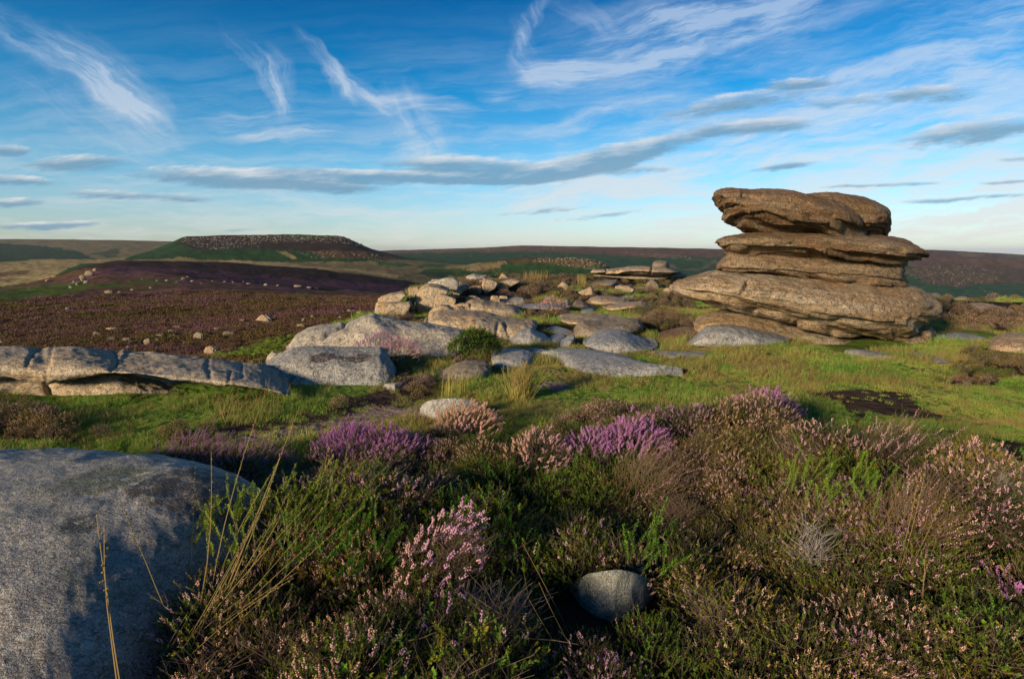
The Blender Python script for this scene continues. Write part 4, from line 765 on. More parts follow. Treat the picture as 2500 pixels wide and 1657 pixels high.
MR = [('boulder', 'largest block on the moor, tan front and flat dark top', 1695, 655, 165, 58), ('flat_rock', 'long flat pale slab alone on the left moor', 410, 577, 115, 22), ('boulder', 'small lone rock in the middle of the purple moor', 1135, 572, 42, 17),
      ('boulder', 'low pale rock just left of the largest moor block', 1540, 645, 78, 20), ('flat_rock', 'grey slab half buried on the slope below the green streak', 690, 465, 92, 22), ('boulder', 'long pale rock at the left end of the moor rock field', 600, 740, 130, 30),
      ('boulder', 'tilted pale slab behind the left end of the moor rock field', 700, 706, 110, 26), ('boulder', 'flat stone in the lower left of the moor rock field', 705, 768, 80, 26), ('boulder', 'tan stone in the lower middle of the moor rock field', 800, 772, 80, 26),
      ('boulder', 'steep tilted pale slab in the moor rock field', 935, 800, 80, 52), ('boulder', 'bulky grey rock at the right of the moor rock field', 1260, 760, 122, 44), ('boulder', 'grey rock capped with heather right of the moor rock field', 1460, 738, 112, 34),
      ('boulder', 'pale boulder below the edge of the hilltop, left of the crag', 1925, 684, 82, 34), ('boulder', 'rounded tan stone uphill of the pale moor boulder', 2000, 626, 46, 24), ('boulder', 'small tan stone left of the rounded tan stone', 1945, 648, 42, 28),
      ('boulder', 'dark cracked block just behind the long rock wall', 1345, 868, 135, 75), ('boulder', 'brown stone right of the dark cracked block', 1385, 880, 62, 28), ('boulder', 'pale stone group top right of the moor stone row', 1905, 424, 72, 16), ('boulder', 'tan stone right of the pale group in the moor stone row', 1975, 432, 52, 13),
      ('boulder', 'pale stone left end of the moor stone row', 1170, 375, 38, 14)]
sm_ = [(760, 462, 50, 15), (840, 446, 36, 12), (835, 788, 60, 22), (940, 722, 62, 12), (1010, 742, 92, 20), (1085, 718, 80, 20), (1120, 692, 82, 20), (1060, 697, 42, 16), (1110, 740, 42, 15), (1185, 788, 70, 16), (1380, 702, 62, 22), (1585, 692, 42, 20), (2030, 607, 36, 12),
       (1760, 698, 22, 15), (1790, 692, 22, 12), (440, 678, 60, 12), (1005, 386, 22, 9), (1065, 385, 32, 10), (910, 374, 16, 7), (1230, 388, 42, 9), (1440, 392, 26, 9), (1490, 395, 26, 9), (1590, 404, 42, 11), (1700, 414, 52, 13), (1780, 417, 22, 12), (2030, 437, 32, 9),
       (1200, 360, 22, 8), (870, 808, 40, 20), (820, 825, 50, 26), (1005, 775, 50, 22), (980, 800, 40, 12), (1530, 720, 40, 12), (1640, 716, 30, 10), (150, 640, 36, 9), (30, 672, 40, 9), (1220, 720, 20, 14), (1845, 722, 20, 14), (5, 790, 30, 22), (1640, 545, 26, 9), (1990, 600, 22, 10),
       (2120, 510, 26, 8), (2060, 640, 24, 14), (1700, 662, 40, 18), (1650, 560, 14, 6), (95, 530, 16, 7), (185, 436, 12, 7), (1290, 402, 12, 7), (1360, 388, 14, 7), (1560, 392, 16, 7), (1130, 392, 18, 7), (960, 430, 30, 7), (2240, 590, 50, 26), (2300, 600, 60, 22), (2180, 622, 40, 12)]
cr_ = [(560, 355, 82, 42), (515, 385, 62, 44), (495, 412, 50, 30), (445, 432, 52, 20), (300, 388, 60, 22), (600, 320, 44, 18), (545, 400, 40, 22), (340, 362, 40, 14), (470, 400, 36, 20)]
r_ = random.Random(5)
def moor_rock(name, label, cx, by, w, h, group=None, i=0):
    (u, v), = C('L', [(cx, by)]); x, y, z = unproj(u, v, 8, 400)
    ww = w/2.629/F*y*.9; hh = h/2.629/F*y*1.0
    o = bpy.data.objects.new(name, PEB[i % 9]); o.scale = (ww, ww*r_.uniform(.6, .9), hh*1.5); o.rotation_euler = (r_.uniform(-.08, .08), r_.uniform(-.12, .12), r_.choice([0, 3.1])+r_.uniform(-.3, .3)); o.location = (x, y+ww*.3, z+hh*.10)
    link(o); tag(o, label, 'boulder' if name == 'boulder' else 'rock' if name == 'flat_rock' else 'stone', group)
for i, (nm, lb, cx, by, w, h) in enumerate(MR): moor_rock(nm, lb, cx, by, w, h, i=i*4+1)
for i, (cx, by, w, h) in enumerate(sm_):
    if by < 450 and cx > 850: lb, gp = 'tiny pale stone in the thin row of stones crossing the moor', 'stones in the row across the moor'
    elif cx > 1650: lb, gp = 'small pale stone in the heather close below the crag and the pale slab', 'small stones below the crag'
    elif by > 680 and 600 < cx < 1650: lb, gp = 'small stone among the rock field behind the long rock wall', 'small stones of the moor rock field'
    else: lb, gp = 'small pale stone lying apart in the brown heather of the left moor', 'lone small stones on the left moor'
    moor_rock('stone', lb, cx, by, w, h, gp, i)
for i, (cx, by, w, h) in enumerate(cr_): moor_rock('stone', 'grey rock of the tumbled crag on the left slope of the dark moor', cx, by, w, h, 'rocks tumbled down the left slope', i)

# ------------------------------------------------------------------ plants: shapes
class Buf:
    def __init__(s): s.v = []; s.f = []; s.m = []; s.n = 0
    def add(s, V, Fc, m):
        s.v.append(np.asarray(V, float)); s.f += [[a+s.n for a in f] for f in Fc]; s.m += [m]*len(Fc); s.n += len(V)
    def mesh(s, name, mats):
        me = bpy.data.meshes.new(name)
        me.from_pydata(np.concatenate(s.v).tolist() if s.v else [], [], s.f); me.polygons.foreach_set('material_index', s.m)
        for q in mats: me.materials.append(M[q])
        me.update(); return me
def frame(d):
    d = d/np.linalg.norm(d); a = np.array((0, 0, 1.)) if abs(d[2]) < .9 else np.array((1., 0, 0)); s_ = np.cross(d, a); s_ /= np.linalg.norm(s_); return s_, np.cross(d, s_)
def strip(B, P, w, m):                          # thin three sided stem
    P = np.asarray(P); n_ = len(P); V = []
    for i in range(n_):
        d = P[min(i+1, n_-1)]-P[max(i-1, 0)]; a, b = frame(d); ww = w*(1-.7*i/(n_-1))
        for t in range(3): V.append(P[i]+ww*(a*math.cos(t*2.094)+b*math.sin(t*2.094)))
    B.add(V, [[i*3+t, i*3+(t+1) % 3, i*3+3+(t+1) % 3, i*3+3+t] for i in range(n_-1) for t in range(3)], m)
OCT = [[0, 2, 4], [2, 1, 4], [1, 3, 4], [3, 0, 4], [2, 0, 5], [1, 2, 5], [3, 1, 5], [0, 3, 5]]
def bead(B, p, r, m):
    p = np.asarray(p); k_ = r*1.25; B.add([p+(r, 0, 0), p-(r, 0, 0), p+(0, r, 0), p-(0, r, 0), p+(0, 0, k_), p-(0, 0, k_)], OCT, m)
def sprig(BS, BL, BF, p, d, L, r, leaf=.007, flow=0., ms=0, ml=0, mf=0, nl=30, bend=.3, fr=.0030, tw=.0011, nomix=False):
    d = np.asarray(d, float); d /= np.linalg.norm(d); n_ = 5; pts = [np.asarray(p, float)]
    for i in range(n_): 
        d = d+np.array((r.gauss(0, .12)+.03, r.gauss(0, .12), bend*.12)); d /= np.linalg.norm(d); pts.append(pts[-1]+d*L/n_)
    if tw > .0008: strip(BS, pts, tw, ms); pts = np.array(pts)
    def at(t): t *= n_; i = min(int(t), n_-1); return pts[i]+(pts[i+1]-pts[i])*(t-i), pts[i+1]-pts[i]
    for i in range(nl):
        t = .12+.88*(i+r.random())/nl
        if flow and t > .55 and r.random() < .5: continue
        q, dd = at(t); a, b = frame(dd); an = r.random()*6.283; o = a*math.cos(an)+b*math.sin(an); l = leaf*r.uniform(.7, 1.2)
        e = o*.75+dd/np.linalg.norm(dd)*.6; sd = np.cross(e, dd/np.linalg.norm(dd)); sd = sd/max(np.linalg.norm(sd), 1e-6)*l*.24
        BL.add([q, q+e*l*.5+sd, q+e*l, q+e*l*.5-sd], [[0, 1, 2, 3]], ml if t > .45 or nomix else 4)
    if flow:
        for i in range(int(flow)):
            t = .55+.45*(i+r.random())/flow; q, dd = at(min(t, .999)); a, b = frame(dd); an = r.random()*6.283
            bead(BF, q+(a*math.cos(an)+b*math.sin(an))*fr*1.2, fr*r.uniform(.7, 1.15)*(1.15-.4*t), mf)
def bush(seed, R, Hh, ns, pf, leafL=.007, flow=18, green=0., nl=30, spl=.11, lean=(.12, 0), twigs=1, fr=.0030, wood=8):
    r = random.Random(seed); BS, BL, BF = Buf(), Buf(), Buf(); heads = []
    for i in range(wood):                       # branching wood
        an = r.random()*6.283; rad = R*r.uniform(.2, .8); tip = np.array((math.cos(an)*rad+lean[0]*Hh, math.sin(an)*rad+lean[1]*Hh, Hh*r.uniform(.55, .8))); p = np.array((r.gauss(0, R*.12), r.gauss(0, R*.12), -.03))
        pts = [p+(tip-p)*t+np.array((r.gauss(0, .014), r.gauss(0, .014), math.sin(t*3.1)*-.02)) for t in np.linspace(0, 1, 6)]; strip(BS, pts, .0028, 0)
        for _ in range(4*twigs):
            q = pts[r.randint(2, 5)]; e = q+np.array((r.gauss(0, .06), r.gauss(0, .06), r.uniform(.03, .09))); strip(BS, [q, (q+e)/2+np.array((r.gauss(0, .01), r.gauss(0, .01), 0)), e], .0014, 0)
    for i in range(ns):
        an = r.random()*6.283; rr_ = math.sqrt(r.random()); x, y = math.cos(an)*rr_*R, math.sin(an)*rr_*R
        z = Hh*(1-.55*rr_**2)-spl*.75+r.gauss(0, Hh*.09); fl = flow if r.random() < pf else 0
        sprig(BS, BL, BF, (x+lean[0]*z, y+lean[1]*z, max(z, .0)), (x/R*.9+lean[0]*1.5+r.gauss(0, .35), y/R*.9+lean[1]*1.5+r.gauss(0, .35), 1), spl*r.uniform(.6, 1.2), r, leafL, fl, 0, 1 if r.random() > green else 3, 2, nl, bend=.08, fr=fr)
    return BS, BL, BF
def merge(bs):
    B = Buf()
    for b in bs:
        B.v += b.v; B.f += [[a+B.n for a in f] for f in b.f]; B.m += b.m; B.n += b.n
    return B
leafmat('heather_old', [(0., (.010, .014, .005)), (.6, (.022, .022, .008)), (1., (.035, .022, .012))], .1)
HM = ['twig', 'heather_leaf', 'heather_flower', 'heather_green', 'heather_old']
def bush_mesh(name, *a, **k): return merge(bush(*a, **k)).mesh(name, HM)
PB = [bush_mesh('heather_shape', 1, .17, .27, 230, .36, flow=11, spl=.065), bush_mesh('heather_shape', 2, .16, .24, 230, .30, flow=9, spl=.06), bush_mesh('heather_shape', 3, .19, .29, 250, .32, flow=12, spl=.07),
      bush_mesh('heather_shape', 4, .16, .24, 110, .06, leafL=.010, green=.55, nl=40, spl=.10, flow=9), bush_mesh('heather_shape', 5, .17, .25, 110, .22, flow=10, twigs=4, wood=16, spl=.07, nl=20), bush_mesh('heather_shape', 6, .15, .22, 190, .12, flow=9, green=.12, spl=.07),
      bush_mesh('heather_shape', 7, .13, .22, 10, .0, nl=6, twigs=7, wood=22)]
def blade(B, p, d, L, w, r, m=0, bend=.5, seg=3):
    d = np.asarray(d, float); pts = [np.asarray(p, float)]; bx = r.uniform(-1, 1)*bend; by = r.uniform(-1, 1)*bend
    for i in range(seg): d = d+np.array((bx+.15, by, -.1*bend))/seg*1.2; d /= np.linalg.norm(d); pts.append(pts[-1]+d*L/seg)
    a = r.random()*3.14; sd = np.array((math.cos(a), math.sin(a), 0)); V = []
    for i, q in enumerate(pts[:-1]): ww = w*(1-i/seg*.75)/2; V += [q-sd*ww, q+sd*ww]
    V.append(pts[-1]); Fc = [[i*2, i*2+1, i*2+3, i*2+2] for i in range(seg-1)]+[[seg*2-2, seg*2-1, seg*2]]
    B.add(V, Fc, m)
def tuft(seed, n_, R, L, w, mats, pd=.0, bend=.6):
    r = random.Random(seed); B = Buf()
    for i in range(n_):
        an = r.random()*6.283; rr_ = math.sqrt(r.random())*R; x, y = math.cos(an)*rr_, math.sin(an)*rr_
        blade(B, (x, y, -.01), (x/R*.5+r.gauss(0, .15)+.1, y/R*.5+r.gauss(0, .15), 1), L*r.uniform(.5, 1.15), w, r, 1 if r.random() < pd else 0, bend)
    return B.mesh('grass_shape', mats)
GM = ['grass_blade', 'dry_blade']
PG = [tuft(11, 60, .09, .045, .0045, GM, .10), tuft(12, 60, .10, .060, .0045, GM, .25), tuft(13, 50, .08, .040, .0045, GM, .05)]
PD = [tuft(21, 60, .09, .10, .0045, GM, .75, .8), tuft(22, 50, .08, .12, .0045, GM, .6, .9), tuft(23, 50, .08, .08, .0045, GM, .9, .8)]
def moor_clump(seed):
    r = random.Random(seed); B = Buf()
    for i in range(150):
        an = r.random()*6.283; rr_ = math.sqrt(r.random()); x, y = math.cos(an)*rr_*.5, math.sin(an)*rr_*.5; z = .22*(1-.8*rr_**2)+r.gauss(0, .025)
        a = r.random()*6.283; t = r.uniform(.3, 1.2); q = np.array((x, y, z)); s1 = np.array((math.cos(a), math.sin(a), 0))*.03; s2 = np.array((math.cos(a+1.57)*math.sin(t)*.5+x*.6, math.sin(a+1.57)*math.sin(t)*.5+y*.6, 1.))*.055
        B.add([q-s1-s2, q+s1-s2, q+s2*1.1], [[0, 1, 2]], 0)
    return B.mesh('clump_shape', ['moor_leaf'])
PM = [moor_clump(31), moor_clump(32), moor_clump(33)]

# ------------------------------------------------------------------ scatter as stuff
def scatter(name, protos, P, rot, sc, idx, label, cat):
    cl = bpy.data.collections.new(name+'_shapes')
    for i, me in enumerate(protos): cl.objects.link(bpy.data.objects.new('shape_%02d_%s' % (i, name), me))
    me = bpy.data.meshes.new(name); me.vertices.add(len(P)); me.vertices.foreach_set('co', np.asarray(P, float).ravel())
    a = me.attributes.new('rot', 'FLOAT_VECTOR', 'POINT'); a.data.foreach_set('vector', np.asarray(rot, float).ravel())
    a = me.attributes.new('scl', 'FLOAT', 'POINT'); a.data.foreach_set('value', np.asarray(sc, float))
    a = me.attributes.new('idx', 'INT', 'POINT'); a.data.foreach_set('value', np.asarray(idx, np.int32))
    o = bpy.data.objects.new(name, me); link(o); tag(o, label, cat, kind='stuff')
    t = bpy.data.node_groups.new(name, 'GeometryNodeTree'); t.interface.new_socket('Geometry', in_out='INPUT', socket_type='NodeSocketGeometry'); t.interface.new_socket('Geometry', in_out='OUTPUT', socket_type='NodeSocketGeometry')
    gi, go = t.nodes.new('NodeGroupInput'), t.nodes.new('NodeGroupOutput'); ci = t.nodes.new('GeometryNodeCollectionInfo'); ci.inputs[0].default_value = cl; ci.inputs['Separate Children'].default_value = True; ci.inputs['Reset Children'].default_value = True
    ip = t.nodes.new('GeometryNodeInstanceOnPoints'); ip.inputs['Pick Instance'].default_value = True
    def at(nm, dt):
        q = t.nodes.new('GeometryNodeInputNamedAttribute'); q.data_type = dt; q.inputs[0].default_value = nm; return q.outputs[0]
    t.links.new(gi.outputs[0], ip.inputs['Points']); t.links.new(ci.outputs[0], ip.inputs['Instance']); t.links.new(at('idx', 'INT'), ip.inputs['Instance Index'])
    t.links.new(at('rot', 'FLOAT_VECTOR'), ip.inputs['Rotation']); t.links.new(at('scl', 'FLOAT'), ip.inputs['Scale']); t.links.new(ip.outputs[0], go.inputs[0])
    md = o.modifiers.new('scatter', 'NODES'); md.node_group = t
    return o
def inrock(x, y, z, front=0., minh=.0):
    a = x/np.maximum(y, .1); hit = np.zeros(x.shape, bool)
    for (aa, yn, yf, z0, z1) in FOOT:
        i = np.interp(a, aa, np.arange(len(aa))); ok = (a > aa[0]) & (a < aa[-1])
        hit |= ok & (y > np.interp(a, aa, yn)-front) & (y < np.interp(a, aa, yf)+.0) & (np.interp(a, aa, z0) < z+.15) & (np.interp(a, aa, z1) > z-.1)
    return hit
def cand(n_, r0, r1, amax=1.0):
    y = np.exp(rng.uniform(math.log(r0), math.log(r1), n_)); a = rng.uniform(-amax, amax, n_); return a*y, y
def rots(n_, t=.12): return np.stack([rng.normal(0, t, n_), rng.normal(0, t, n_), rng.uniform(0, 6.283, n_)], 1)
# foreground heather carpet
def heather():
    g = .115; xs, ys = np.meshgrid(np.arange(-6.8, 7.6, g), np.arange(.75, 7.2, g)); x = (xs+rng.uniform(-.06, .06, xs.shape)).ravel(); y = (ys+rng.uniform(-.06, .06, ys.shape)).ravel()
    ok = np.abs(x) < y*1.05+.5; x, y = x[ok], y[ok]; keep = rng.random(x.shape) < np.clip(1.3-.07*y, .5, 1)*np.clip(1.+.9*fbm(x*1.9, y*1.9, 7, 3, 79), .45, 1); x, y = x[keep], y[keep]
    h, d, p, t, u, v = zones(x, y); z = G(x, y); ok = (h > .5) & ~inrock(x, y, z, .03)
    # keep the small round stone and the front of the big boulder visible
    sx, sy = .0, .0
    a_, e_ = uv2ray(*C('H', [(1540, 1100)])[0]); sy = 2.0; sx = float(a_)*sy
    ok &= ~(((x-sx*y/sy)/.31)**2+((y-2.08)/.20)**2 < 1)
    x, y, z = x[ok], y[ok], z[ok]
    f = fbm(x*1.1, y*1.1, 0, 3, 71); g_ = fbm(x*1.6, y*1.6, 4, 3, 72); k_ = rng.random(x.shape)
    gx, gy = np.meshgrid(np.arange(-7.5, 8, .46), np.arange(.4, 8, .46)); cxy = np.stack([(gx+rng.uniform(-.2, .2, gx.shape)).ravel(), (gy+rng.uniform(-.2, .2, gy.shape)).ravel()], 1)
    dd = np.hypot(x[:, None]-cxy[None, :, 0], y[:, None]-cxy[None, :, 1]); near_ = dd.argmin(1); dm = dd.min(1)/.27; hs_ = rng.uniform(.8, 1.08, len(cxy))[near_]
    f = .7*rng.normal(0, .42, len(cxy))[near_]+.6*f; g_ = .7*rng.normal(0, .30, len(cxy))[near_]+.6*g_
    idx = np.select([g_ > .32, (g_ < -.38) & (k_ < .6), f > .25, f < -.3, k_ < .4, k_ < .7, k_ < .93], [3, 4, 5, 0, 0, 2, 1], 6)
    idx = np.where((x > .1) & (y > 1.7) & ((idx == 0) | (idx == 2)) & (rng.random(len(cxy))[near_] < .5), 5, idx)
    ul = (x < -.1) & (y < 2.6) & (x > -1.3); idx = np.where(ul & (k_ < .35), 3, idx)
    u, v = proj(x, y, z)
    sc = rng.uniform(.75, 1.2, x.shape)*(1+.25*fbm(x*.9, y*.9, 0, 2, 73))*np.where(y < 5.5, 1, .8); sc *= hs_*np.clip(1.06-.34*dm**2, .5, 1.06); sc *= np.where(y < 1.4, .8, 1)*np.where((x < -2.2) & (y > 3.8), .5, 1)*(1-.42*sm(y, 3.0, 4.8)*(x > -2.2))
    sc = np.where(np.hypot((x-sx*1.62/sy)*1.1, y-1.58) < .38, np.minimum(sc*.8, .80), sc)
    scatter('heather', PB, np.stack([x, y, z], 1), rots(len(x), .16), sc, idx, 'dense carpet of dark green heather with pink and lilac flowers across the foreground', 'heather')
    # the hilltop further back
    x, y = cand(9000, 6.2, 40, .97); h, d, p, t, u, v = zones(x, y); z = G(x, y); ok = (h > .5) & ~inrock(x, y, z, .05) & (z > -.6)
    x, y, z = x[ok], y[ok], z[ok]; k_ = rng.random(x.shape); f = fbm(x*.6, y*.6, 0, 3, 74)
    idx = np.where(f > .15, 5, np.where(k_ < .5, 1, np.where(k_ < .7, 2, 4)))
    sc = rng.uniform(.4, .85, x.shape)*np.clip(y/14, .7, 1.25)*(1+.4*fbm(x*.8, y*.8, 0, 2, 75))
    scatter('hilltop_heather', PB, np.stack([x, y, z-.03], 1), rots(len(x)), sc, idx, 'low brown and pink heather growing between the rocks of the hilltop', 'heather')
    x, y = cand(26000, 8, 95, 1.0); z = G(x, y); a_ = x/y; ye = np.interp(a_, EA, EY); ok = (y > ye*1.05+.5) & (a_ < .02)
    u, v = proj(x, y, z)
    for P in (C('L', [(-600, 440), (430, 390), (600, 400), (1150, 375), (1150, 400), (600, 440), (0, 530), (-600, 580)]), C('L', [(200, 548), (640, 508), (640, 522), (400, 545), (230, 560)]), C('L', [(50, 750), (250, 725), (260, 738), (120, 758)])): ok &= ~(inpoly(u, v, P) & (rng.random(x.shape) < .85))
    x, y, z = x[ok], y[ok], z[ok]; sc = rng.uniform(.5, 1.0, x.shape)*np.clip(y/30, .7, 2.2)
    scatter('moor_heather', PM, np.stack([x, y, z-.12*sc], 1), rots(len(x)), sc, rng.integers(0, 3, len(x)), 'dark brown and purple heather covering the moor below the hilltop', 'heather')
heather()
def grass():
    x, y = cand(64000, 2.6, 34, .98); h, d, p, t, u, v = zones(x, y); z = G(x, y)
    ok = (h < .5) & (p < .5) & (t < .5) & ~inrock(x, y, z, .0) & (z > -.5); ok |= (h < .5) & ((p+t) > .5) & (rng.random(x.shape) < .10)
    x, y, z, d = x[ok], y[ok], z[ok], d[ok]; dr = rng.random(x.shape) < d*.8+.16
    sc = rng.uniform(.6, 1.15, x.shape)*np.clip(y/8, .75, 1.5)*np.clip(1+.9*fbm(x*2.2, y*2.2, 0, 3, 81), .45, 2.2); i = rng.integers(0, 3, len(x))
    scatter('grass', PG, np.stack([x, y, z], 1)[~dr], rots((~dr).sum(), .15), sc[~dr], i[~dr], 'short green windblown grass covering the hilltop', 'grass')
    scatter('dry_grass', PD, np.stack([x, y, z], 1)[dr], rots(dr.sum(), .2), sc[dr]*.9, i[dr], 'patches of straw-coloured dry grass on the hilltop', 'grass')
grass()
# boulder fields far away
def field(name, polys, n_, y0, y1, s0, s1, label, w=PEF):
    us, vs = [], []
    for P, k_ in polys:
        P = np.array(P); m0, m1 = P.min(0), P.max(0); c = 0
        while c < k_*n_:
            u = rng.uniform(m0[0], m1[0]); v = rng.uniform(m0[1], m1[1])
            if inpoly(np.array([u]), np.array([v]), P)[0]: us.append(u); vs.append(v); c += 1
    pts = []
    for u, v in zip(us, vs):
        x, y, z = unproj(u, v, y0, y1)
        if y < y1*.99: pts.append((x, y, z))
    P = np.array(pts); sc = np.exp(rng.uniform(math.log(s0), math.log(s1), len(P)))*P[:, 1]/1000; P[:, 2] -= .3*sc
    scatter(name, w, P, rots(len(P), .3), sc, rng.integers(0, 6, len(P)), label, 'rocks')
field('crag_rocks', [(C('L', [(1150, 130), (1190, 100), (1450, 92), (1900, 92), (2200, 98), (2300, 130), (2366, 172), (2200, 140), (1700, 140), (1650, 158), (1350, 150), (1200, 150)]), .85), (C('L', [(1200, 140), (1500, 150), (1700, 165), (1300, 185)]), .15), (C('L', [(1900, 195), (2366, 200), (2500, 240), (2000, 240)]), .12)], 1000, 500, 900, 1., 6., 'broken grey crag and boulders along the rim of the flat topped hill')
field('boulder_field', [(C('M', [(1170, 150), (1260, 125), (1430, 122), (1600, 140), (1700, 192), (1560, 205), (1440, 195), (1300, 165), (1190, 160)]), .8), (C('M', [(950, 160), (1010, 150), (1020, 170), (960, 172)]), .05), (C('M', [(755, 200), (850, 190), (850, 215), (760, 218)]), .15)], 900, 330, 700, .8, 3.6, 'pale boulders strewn over the low hill in the valley', PEB)
field('edge_rocks', [(C('M', [(250, 90), (600, 75), (1090, 58), (1500, 60), (1500, 72), (1090, 80), (600, 95), (260, 100)]), .45), (C('M', [(1700, 80), (2100, 110), (2300, 150), (1900, 130), (1750, 100)]), .2), (C('T', [(1600, 640), (1750, 590), (2000, 600), (2250, 640), (2200, 700), (1900, 740), (1750, 720), (1650, 680)]), .5), (C('T', [(2100, 760), (2240, 780), (2366, 800), (2366, 826), (2250, 815), (2150, 790)]), .1), (C('T', [(0, 520), (180, 535), (100, 550), (0, 545)]), .05)], 1100, 400, 3000, .7, 2.6, 'outcrops and scattered stones along the long moorland edge', PEB)

# ------------------------------------------------------------------ single plants
def plant(name, cat, label, u, v, parts, mats, scale=1., D=None, rz=0., group=None, at=None):
    if at is None:
        if D is None: x, y, z = unproj(u, v, 1., 60)
        else: a_, e_ = uv2ray(u, v); y = D; x = float(a_)*y; z = float(G(x, y))
    else: x, y, z = at
    o = empty(name, (x, y, z-.01), label, cat, group); o.rotation_euler = (0, 0, rz); o.scale = (scale,)*3
    for nm, b, ml in zip(('stems', 'leaves', 'flowers'), parts, mats):
        if b.n:
            me = b.mesh(nm, ml); q = bpy.data.objects.new(nm, me); q.parent = o; COL.objects.link(q)
    return o
HMS = (['twig'], ['heather_leaf', 'heather_leaf', 'heather_leaf', 'heather_green', 'heather_old'], ['heather_flower']*3)
PUM = (['twig'], ['heather_leaf', 'heather_leaf', 'heather_leaf', 'heather_green', 'heather_old'], ['purple_flower']*3)
GRM = (['twig'], ['heather_green', 'heather_green', 'heather_leaf', 'heather_leaf', 'heather_old'], ['heather_flower']*3)
hb = lambda *a, **k: bush(*a, **k)
plant('green_bush', 'bush', 'round dark green bush with few flowers beside the big pale slab', *C('M', [(800, 790)])[0], hb(201, .36, .44, 1300, .06, leafL=.015, flow=6, green=.3, nl=22, spl=.07, wood=14), GRM)
plant('purple_heather', 'heather', 'bright magenta heather clump right of the gravel path, the leftmost purple one', *C('H', [(90, 420)])[0], hb(202, .26, .36, 420, .8, flow=26, spl=.11, fr=.0042), PUM, scale=.85)
plant('purple_heather', 'heather', 'wide vivid purple heather clump beside the path, right of the magenta one', *C('H', [(230, 450)])[0], hb(203, .36, .38, 600, .7, flow=26, spl=.11, fr=.0040), PUM, scale=.85)
plant('purple_heather', 'heather', 'sprawling purple heather in front of the two beside the path', *C('H', [(400, 440)])[0], hb(204, .28, .30, 260, .7, flow=28, spl=.14, fr=.0036), PUM, scale=.85)
plant('purple_heather', 'heather', 'brightest lilac-pink upright heather spikes in the middle of the heather', *C('H', [(1640, 420)])[0], hb(205, .22, .32, 420, .75, flow=30, spl=.12, fr=.0038), PUM)
plant('purple_heather', 'heather', 'lower lilac heather clump just left of the brightest lilac spikes', *C('H', [(1430, 420)])[0], hb(206, .18, .27, 330, .7, flow=26, spl=.11, fr=.0036), PUM)
plant('purple_heather', 'heather', 'small violet heather clump at the back edge of the heather near the grass', *C('R', [(510, 345)])[0], hb(207, .26, .26, 420, .6, flow=20, spl=.09, fr=.0038), PUM)
plant('purple_heather', 'heather', 'magenta heather spikes cut by the right edge of the photo', *C('R', [(1720, 1330)])[0], hb(208, .08, .24, 60, .95, flow=40, spl=.13, fr=.0036), PUM)
plant('purple_heather', 'heather', 'lilac tuft on the long flat slab in the middle distance', *C('N', [(310, 690)])[0], hb(209, .38, .42, 330, .4, flow=16, spl=.11, fr=.006), HMS)
plant('mauve_heather', 'heather', 'dusky mauve heather bush behind the far end of the huge boulder', *C('B', [(1080, 300)])[0], hb(210, .36, .40, 420, .6, flow=20, spl=.15, lean=(.35, 0)), PUM, scale=.85)
plant('mauve_heather', 'heather', 'dusky mauve heather bush right of the first, above the path bend', *C('B', [(1400, 350)])[0], hb(211, .34, .38, 420, .5, flow=18, spl=.15, lean=(.3, 0)), PUM, scale=.85)
plant('pink_heather', 'heather', 'salmon pink heather clump left of the lilac spikes', *C('H', [(1120, 480)])[0], hb(212, .20, .32, 360, .5, flow=16, spl=.09, fr=.0038), HMS)
plant('pink_heather', 'heather', 'pink heather bush in front of the pale low slab', *C('G', [(650, 1240)])[0], hb(213, .26, .26, 260, .8, flow=24, spl=.12, fr=.0042), HMS)
plant('pink_heather', 'heather', 'pink heather tuft growing at the notch between the pale and grey slabs', *C('M', [(320, 815)])[0], hb(214, .26, .36, 220, .7, flow=20, spl=.12, fr=.0045), HMS)
plant('pink_heather', 'heather', 'dark purple-brown heather growing on top of the grey slab', *C('M', [(180, 760)])[0], hb(215, .30, .30, 220, .6, flow=16, spl=.12, fr=.004), PUM, at=(-1.84, 7.75, .12))
leafmat('gold_leaf', [(0., (.12, .10, .02)), (.5, (.20, .13, .035)), (1., (.22, .12, .06))], .3)
GOM = (['twig'], ['gold_leaf']*5, ['heather_flower']*3)
plant('golden_heather', 'heather', 'tall golden-brown windblown heather clump at the right', *C('R', [(1110, 1010)])[0], hb(216, .20, .42, 420, .10, flow=12, spl=.20, lean=(.35, .0), nl=34), GOM)
plant('golden_heather', 'heather', 'olive windblown heather clump behind the tall golden one', *C('R', [(1060, 640)])[0], hb(217, .26, .40, 380, .3, flow=14, spl=.18, lean=(.4, 0), green=.4), HMS)
plant('golden_heather', 'heather', 'olive-gold windblown clump in the heather below the lilac spikes', *C('H', [(1660, 680)])[0], hb(218, .17, .42, 320, .05, flow=10, spl=.20, lean=(.3, 0)), GOM)
plant('golden_heather', 'heather', 'flattened golden clump between the lilac spikes and the sliver slab', *C('H', [(1930, 480)])[0], hb(219, .20, .30, 260, .05, flow=10, spl=.18, lean=(.5, 0)), GOM)
plant('leggy_heather', 'heather', 'windswept pink-topped heather on bare twisted stems in the foreground', *C('H', [(470, 1230)])[0], hb(220, .15, .44, 240, .55, flow=16, spl=.09, lean=(.45, .1), wood=34, twigs=2, fr=.0045), HMS)
leafmat('twig_grey', [(0., (.14, .13, .125)), (1., (.30, .28, .27))], 0.)
GYM = (['twig_grey'], ['heather_leaf']*5, ['heather_flower']*3)
plant('dead_heather', 'dead heather', 'bare grey dead heather twigs lying below the windswept heather', *C('H', [(640, 1480)])[0], hb(221, .20, .24, 6, 0, nl=2, wood=44, twigs=5, lean=(.5, .2)), GYM)
